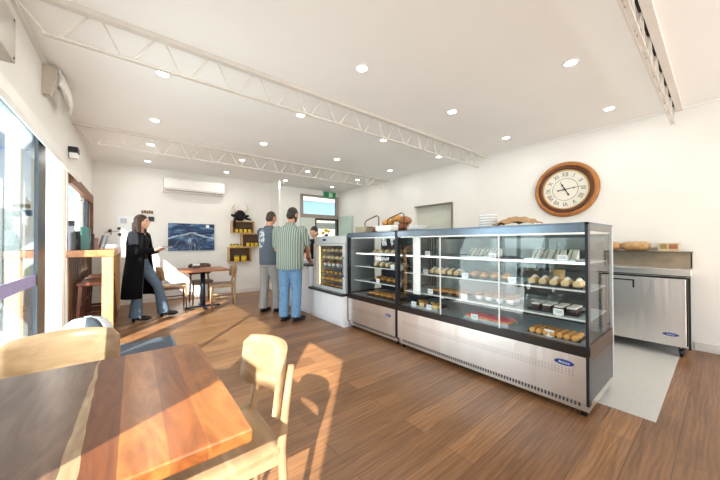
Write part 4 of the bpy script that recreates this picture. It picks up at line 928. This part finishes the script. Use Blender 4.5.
def shoe_mesh(ank, d, L=.27, heel=.0):
    d = Vector((d[0], d[1], 0)).normalized(); s = Vector((d.y, -d.x, 0)); a = Vector((ank[0], ank[1], 0)); Rm = Matrix((s, d, Vector((0, 0, 1)))).transposed()
    m = MB(); m.ell(a+d*.10+Vector((0, 0, .035+heel*.4)), (.046, .13, .042 if heel else .036), Rm).ell(a+Vector((0, 0, .055+heel)), (.040, .065, .05), Rm).cap(a+Vector((0, 0, .06+heel)), a+Vector((0, 0, .12+heel)), .045, .047)
    if heel: m.tube([a-d*.03+Vector((0, 0, .0)), a-d*.03+Vector((0, 0, heel+.03))], [.022, .03], 10)
    so = MB(); so.ell(a+d*.065+Vector((0, 0, .013)), (.046, .150, .013), Rm)
    return m, so

def add_shoes(root, feet, heel=0):
    for ank, d in feet:
        m, so = shoe_mesh(ank, d, .27, heel); o = remesh(m.build('shoe', root, shoe), .008, 3)
        if not heel: so.build('sole', o, sole)

def leg_chain(m, hip, knee, ank, r):
    m.tube([hip, Vector(hip).lerp(Vector(knee), .5), knee, Vector(knee).lerp(Vector(ank), .35), ank], r, 14); m.ell(hip, (r[0],)*3); m.ell(knee, (r[2]*1.0,)*3)

# customer in the green striped shirt, right hand on the counter
rz = -math.atan2(.70, .71)
g = thing('person', 'man in pale green striped shirt and blue jeans, hand on the counter', 'person', (1.97, 4.30, 0), rz)
m = MB(); P, Rm = head_parts(m, (.02, .075, 1.71), (.30, .95), -.28)
m.cap((0, .01, 1.52), (.015, .055, 1.64), .060, .056); m.loft([(0, 0, .90, .15, .11), (0, 0, 1.05, .155, .115), (0, 0, 1.25, .16, .115), (0, 0, 1.42, .165, .105), (0, 0, 1.52, .09, .07)])
RS, RE, RW = Vector((.19, .02, 1.44)), Vector((.25, .13, 1.19)), Vector((.19, .38, .98))
m.cap(RS, RE, .052, .044).cap(RE, RW, .045, .029); hand_parts(m, RW, (-.08, .95, -.42), (0, -.3, -1), .55, -1)
LS, LE, LW = Vector((-.20, .0, 1.44)), Vector((-.25, .07, 1.15)), Vector((-.16, .30, 1.02))
m.cap(LS, LE, .052, .044).cap(LE, LW, .045, .029); hand_parts(m, LW, (.4, .8, -.2), (0, -.3, -1), .6, 1)
for s, kx in ((-1, .02), (1, .03)): leg_chain(m, (s*.09, 0, .90), (s*.095, kx, .50), (s*.095, -.02, .09), [.08, .07, .055, .052, .036])
remesh(m.build('body', g, skin_m), .007, 2); face_features(g, P, None)
h = MB(); h.ell(P(0, -.012, .022), (.083, .098, .10), Rm).ell(P(0, -.045, -.03), (.074, .068, .075), Rm)
remesh(h.build('hair', g, hair_d), .009, 3)
bd_ = MB(); bd_.ell(P(0, .045, -.085), (.058, .055, .042), Rm).ell(P(.04, .02, -.06), (.036, .05, .03), Rm).ell(P(-.04, .02, -.06), (.036, .05, .03), Rm); remesh(bd_.build('beard', g, hair_d), .009, 2)
shirt = stripes_mat('sage green striped cotton', (108, 126, 118), (172, 181, 170), 9.5)
m = MB(); m.loft([(0, .0, .83, .215, .165), (0, .0, .95, .220, .175), (0, .005, 1.10, .225, .18), (0, 0, 1.28, .222, .165), (0, 0, 1.40, .22, .145), (0, 0, 1.48, .165, .115), (0, .008, 1.545, .075, .072)], 24)
for S_, E_ in ((RS, RE), (LS, LE)): m.cap(S_+Vector((0, 0, -.005)), S_.lerp(E_, .78), .088, .076)
m.tube([(0, .01, 1.53), (0, .014, 1.575)], [.078, .072], 16)
remesh(m.build('shirt', g, shirt), .010, 4)
m = MB(); m.loft([(0, 0, .80, .165, .13), (0, 0, .90, .178, .14), (0, 0, 1.0, .175, .135)])
for s in (-1, 1): m.tube([(s*.088, 0, .88), (s*.095, .02, .66), (s*.10, .02, .48), (s*.10, 0, .25), (s*.10, -.015, .07)], [.105, .098, .082, .076, .078], 14)
remesh(m.build('jeans', g, denim), .010, 3)
add_shoes(g, [((-.10, -.02), (.15, 1)), ((.10, -.02), (.5, 1))])
w_ = MB(); dv = (RW-RE).normalized(); w_.tube([RW-dv*.035, RW-dv*.005], [.036, .036], 14); wt = w_.build('wristwatch', g, blackp)

# customer in the grey printed t-shirt
rz = -math.atan2(.92, .38)
g = thing('person', 'man in dark grey printed t-shirt and pale grey trousers at the counter', 'person', (1.92, 5.08, 0), rz)
m = MB(); P, Rm = head_parts(m, (.0, .06, 1.71), (-.1, .97), -.22)
m.cap((0, .005, 1.53), (.0, .03, 1.65), .058, .054); m.loft([(0, 0, .90, .14, .10), (0, 0, 1.05, .145, .105), (0, 0, 1.25, .15, .105), (0, 0, 1.43, .16, .10), (0, 0, 1.53, .09, .068)])
RS, RE, RW = Vector((.195, .0, 1.45)), Vector((.25, .10, 1.17)), Vector((.18, .33, 1.06))
LS, LE, LW = Vector((-.195, .0, 1.45)), Vector((-.235, .08, 1.16)), Vector((-.15, .31, 1.05))
for S_, E_, W_, sd_ in ((RS, RE, RW, -1), (LS, LE, LW, 1)): m.cap(S_, E_, .05, .043).cap(E_, W_, .043, .028); hand_parts(m, W_, (.25*sd_, .9, -.2), (0, -.3, -1), .6, sd_)
for s, kx in ((-1, 0), (1, .05)): leg_chain(m, (s*.09, 0, .92), (s*.097, -.01 if s < 0 else .08, .51), (s*.10, -.05 if s < 0 else .09, .09), [.075, .066, .052, .05, .036])
remesh(m.build('body', g, skin_m), .007, 2); face_features(g, P, None)
h = MB(); h.ell(P(0, -.012, .022), (.080, .096, .096), Rm).ell(P(0, -.045, -.03), (.071, .064, .07), Rm); remesh(h.build('hair', g, mat('short brown hair', (66, 46, 36), .6, var=.3, scale=40, bump=.4)), .009, 3)
m = MB(); m.loft([(0, 0, .86, .19, .14), (0, 0, 1.0, .192, .145), (0, 0, 1.15, .195, .148), (0, 0, 1.30, .205, .145), (0, 0, 1.42, .21, .13), (0, 0, 1.49, .16, .10), (0, .006, 1.56, .072, .068)], 24)
for S_, E_ in ((RS, RE), (LS, LE)): m.cap(S_, S_.lerp(E_, .72), .08, .068)
remesh(m.build('t_shirt', g, printed_tee_mat()), .010, 3)
m = MB(); m.loft([(0, 0, .82, .155, .12), (0, 0, .90, .165, .13), (0, 0, 1.0, .16, .125)])
m.tube([(-.085, 0, .90), (-.095, .0, .68), (-.10, -.01, .50), (-.10, -.03, .27), (-.10, -.05, .07)], [.10, .094, .08, .074, .076], 14); m.tube([(.085, 0, .90), (.095, .05, .68), (.10, .08, .50), (.10, .09, .27), (.10, .09, .07)], [.10, .094, .08, .074, .076], 14)
remesh(m.build('trousers', g, greytr), .010, 3)
add_shoes(g, [((-.10, -.05), (-.15, 1)), ((.10, .09), (.2, 1))])

# woman with long brown hair, looking to the right, phone and notebook in her hands
fx, fy = .86, -.51
rz = -math.atan2(fx, fy)
g = thing('person', 'woman in long black coat and flared blue jeans holding a notebook', 'person', (.075, 5.885, 0), rz)
loc2 = lambda wx, wy, z: Vector(((wx-.075)*fy/1 * 1.0*(1) - (wy-5.885)*fx*1.0, (wx-.075)*fx+(wy-5.885)*fy, z))
m = MB(); P, Rm = head_parts(m, (.0, .035, 1.60), (-.08, 1), .05)
m.cap((0, .0, 1.42), (.0, .02, 1.52), .050, .046); m.loft([(0, 0, .90, .14, .105), (0, 0, 1.05, .115, .09), (0, 0, 1.22, .125, .10), (0, .01, 1.33, .14, .10), (0, 0, 1.42, .07, .06)])
RS, RE, RW = Vector((.165, .0, 1.36)), Vector((.20, .05, 1.10)), Vector((.06, .26, 1.14))
LS, LE, LW = Vector((-.165, .0, 1.36)), Vector((-.20, .05, 1.10)), Vector((-.05, .26, 1.13))
for S_, E_, W_, sd_ in ((RS, RE, RW, -1), (LS, LE, LW, 1)): m.cap(S_, E_, .043, .037).cap(E_, W_, .037, .024); hand_parts(m, W_, (-.5 if sd_ < 0 else .5, .85, .1), (0, -.2, 1), .7, -sd_, .92)
FL_, FR_ = loc2(.03, 5.78, .12), loc2(.41, 5.93, .12)
leg_chain(m, (.085, 0, .90), (FL_.x*.6+.04, FL_.y*.5+.03, .50), FL_, [.075, .066, .05, .048, .034]); leg_chain(m, (-.085, 0, .90), (FR_.x*.6-.03, FR_.y*.55+.05, .52), FR_, [.075, .066, .05, .048, .034])
remesh(m.build('body', g, skin_l), .007, 2); face_features(g, P, None)
h = MB(); h.ell(P(0, -.014, .022), (.084, .10, .102), Rm).ell(P(0, -.055, -.04), (.085, .058, .10), Rm)
for s in (-1, 1): h.tube([P(s*.062, -.01, .04), P(s*.082, -.015, -.06), P(s*.085, -.01, -.16), P(s*.075, .01, -.245)], [.034, .036, .034, .018], 10)
h.tube([P(0, -.07, -.02), P(0, -.085, -.13), P(0, -.085, -.23)], [.07, .062, .04], 12); remesh(h.build('hair', g, hair_b), .009, 2)
m = MB(); m.loft([(0, .004, .97, .13, .105), (0, .004, 1.05, .125, .10), (0, .01, 1.22, .135, .115), (0, .018, 1.31, .145, .118), (0, .006, 1.39, .11, .085)], 22); remesh(m.build('top', g, mat('black jersey', (24, 24, 27), .9)), .009, 3)
m = MB()                                                        # open coat: a shell round the back and sides, open at the front
def coat_ring(z, rx, ry, op):
    return [(rx*math.cos(a), ry*math.sin(a)-.005, z) for a in [PI/2+op+(2*PI-2*op)*k/26 for k in range(27)]]
m.sheet([coat_ring(*q) for q in ((.38, .27, .20, .75), (.60, .25, .185, .70), (.80, .225, .17, .62), (.95, .195, .155, .55), (1.10, .175, .145, .50), (1.25, .18, .145, .45), (1.35, .175, .13, .40), (1.41, .12, .095, .35))], .024)
coat = m.build('coat', g, coatm)
for S_, E_, W_ in ((RS, RE, RW), (LS, LE, LW)):
    s_ = MB(); s_.cap(S_+Vector((0, 0, .0)), E_, .066, .056).cap(E_, E_.lerp(W_, .85), .056, .042); remesh(s_.build('sleeve', coat, coatm), .009, 2)
    y_ = MB(); y_.cap(S_+Vector((0, 0, .012)), S_.lerp(E_, .45), .071, .066); remesh(y_.build('shoulder_panel', coat, coatg), .009, 2)
m = MB(); m.loft([(0, 0, .84, .15, .115), (0, 0, .92, .155, .12), (0, 0, 1.0, .135, .108)])
def lg(hip, knee, ank):
    m.tube([hip, hip.lerp(knee, .5), knee, knee.lerp(ank, .45), Vector((ank.x, ank.y, .07))], [.098, .086, .068, .074, .092], 14)
lg(Vector((.08, 0, .90)), Vector((FL_.x*.6+.04, FL_.y*.5+.03, .50)), FL_); lg(Vector((-.08, 0, .90)), Vector((FR_.x*.6-.03, FR_.y*.55+.05, .52)), FR_)
remesh(m.build('jeans', g, denim2), .009, 3)
add_shoes(g, [((FL_.x, FL_.y), loc2(.03+.8, 5.78-.4, 0)-loc2(.03, 5.78, 0)), ((FR_.x, FR_.y), loc2(.43+.85, 5.95-.45, 0)-loc2(.43, 5.95, 0))], .055)
wl_ = lambda v: Matrix.Rotation(rz, 3, 'Z') @ Vector(v)
hp = wl_((0.01, .385, 1.172)); nbk = thing('notebook', 'brown notebook with a dark phone on it held by the woman', 'notebook', (.075+hp.x, 5.885+hp.y, hp.z), rz)
MB().box(-.085, .085, -.06, .09, -.004, .008, .002).build('cover', nbk, mat('tan leather cover', (150, 96, 58), .6)); MB().box(-.08, .08, -.055, .085, .008, .016).build('pages', nbk, paper)
ph = one('mobile_phone', 'dark mobile phone lying on the notebook of the woman', 'phone', MB().box(-.036, .036, -.075, .075, 0, .008, .002), blackp, (.075+hp.x, 5.885+hp.y, hp.z+.0165), rz+.3)

# server leaning over behind the counter
rz = -math.atan2(-.75, -.66)
g = thing('person', 'server in black top leaning over behind the counter', 'person', (3.27, 5.62, 0), rz)
m = MB(); P, Rm = head_parts(m, (.0, .32, 1.48), (.1, 1), -.2)
m.cap((0, .22, 1.30), (0, .285, 1.42), .052, .048)
m.loft([(0, 0, .90, .14, .11), (0, .05, 1.02, .14, .11), (0, .12, 1.12, .145, .11), (0, .18, 1.25, .15, .11), (0, .22, 1.33, .09, .07)])
RS, RE, RW = Vector((.17, .18, 1.25)), Vector((.22, .26, .98)), Vector((.12, .48, .91)); LS, LE, LW = Vector((-.17, .18, 1.25)), Vector((-.22, .26, .98)), Vector((-.10, .48, .91))
for S_, E_, W_, sd_ in ((RS, RE, RW, -1), (LS, LE, LW, 1)): m.cap(S_, E_, .043, .037).cap(E_, W_, .037, .024); hand_parts(m, W_, (.2*sd_, .95, -.15), (0, -.2, -1), .4, sd_, .92)
for s in (-1, 1): leg_chain(m, (s*.09, 0, .9), (s*.095, 0, .5), (s*.095, -.02, .09), [.08, .07, .054, .05, .034])
remesh(m.build('body', g, skin_l), .008, 2); face_features(g, P, None)
h = MB(); h.ell(P(0, -.014, .026), (.083, .10, .10), Rm).ell(P(0, -.05, -.03), (.078, .06, .08), Rm).ell(P(0, -.10, .05), (.045, .045, .045), Rm); remesh(h.build('hair', g, hair_d), .009, 2)
m = MB(); m.loft([(0, 0, .88, .175, .135), (0, .05, 1.0, .17, .135), (0, .12, 1.10, .175, .14), (0, .18, 1.25, .18, .14), (0, .215, 1.33, .12, .09)], 22)
for S_, E_ in ((RS, RE), (LS, LE)): m.cap(S_, S_.lerp(E_, .7), .068, .058)
remesh(m.build('top', g, mat('black cotton', (24, 23, 26), .9)), .010, 3)
m = MB(); m.loft([(0, 0, .82, .155, .12), (0, 0, .94, .16, .125)]);
for s in (-1, 1): m.tube([(s*.085, 0, .88), (s*.095, 0, .5), (s*.1, -.02, .07)], [.10, .078, .07], 14)
remesh(m.build('trousers', g, mat('black trouser cloth', (30, 30, 34), .9)), .010, 3)
add_shoes(g, [((-.1, -.02), (-.1, 1)), ((.1, -.02), (.1, 1))])
rg = thing('till_tray', 'white paper stack on the dark counter top beside the server', 'paper', (2.68, 5.0, .865)); MB().box(-.10, .10, -.14, .14, 0, .06, .004).build('paper_block', rg, paper)
vs = thing('flower_vase', 'small vase of yellow and purple flowers behind the heated cabinet', 'vase', (2.84, 4.62, .865))
MB().lathe([(.04, 0), (.05, .06), (.03, .16), (.035, .20)], n=16).build('vase_body', vs, white_e)
for k, (x, y, z, c) in enumerate(((.02, .03, .62, 0), (-.03, .05, .57, 0), (.03, -.04, .60, 0), (-.02, -.05, .52, 1), (.0, .0, .50, 1))):
    f_ = MB().tube([(0, 0, .15), (x*.6, y*.6, z*.7), (x, y, z)], .004, 6).build('stem', vs, mat('green stem', (80, 110, 60), .7)); MB().ell((x, y, z), (.035, .035, .03), seg=10, ring=6).build('bloom', f_, yellow if c == 0 else mat('purple petals', (72, 60, 120), .7))
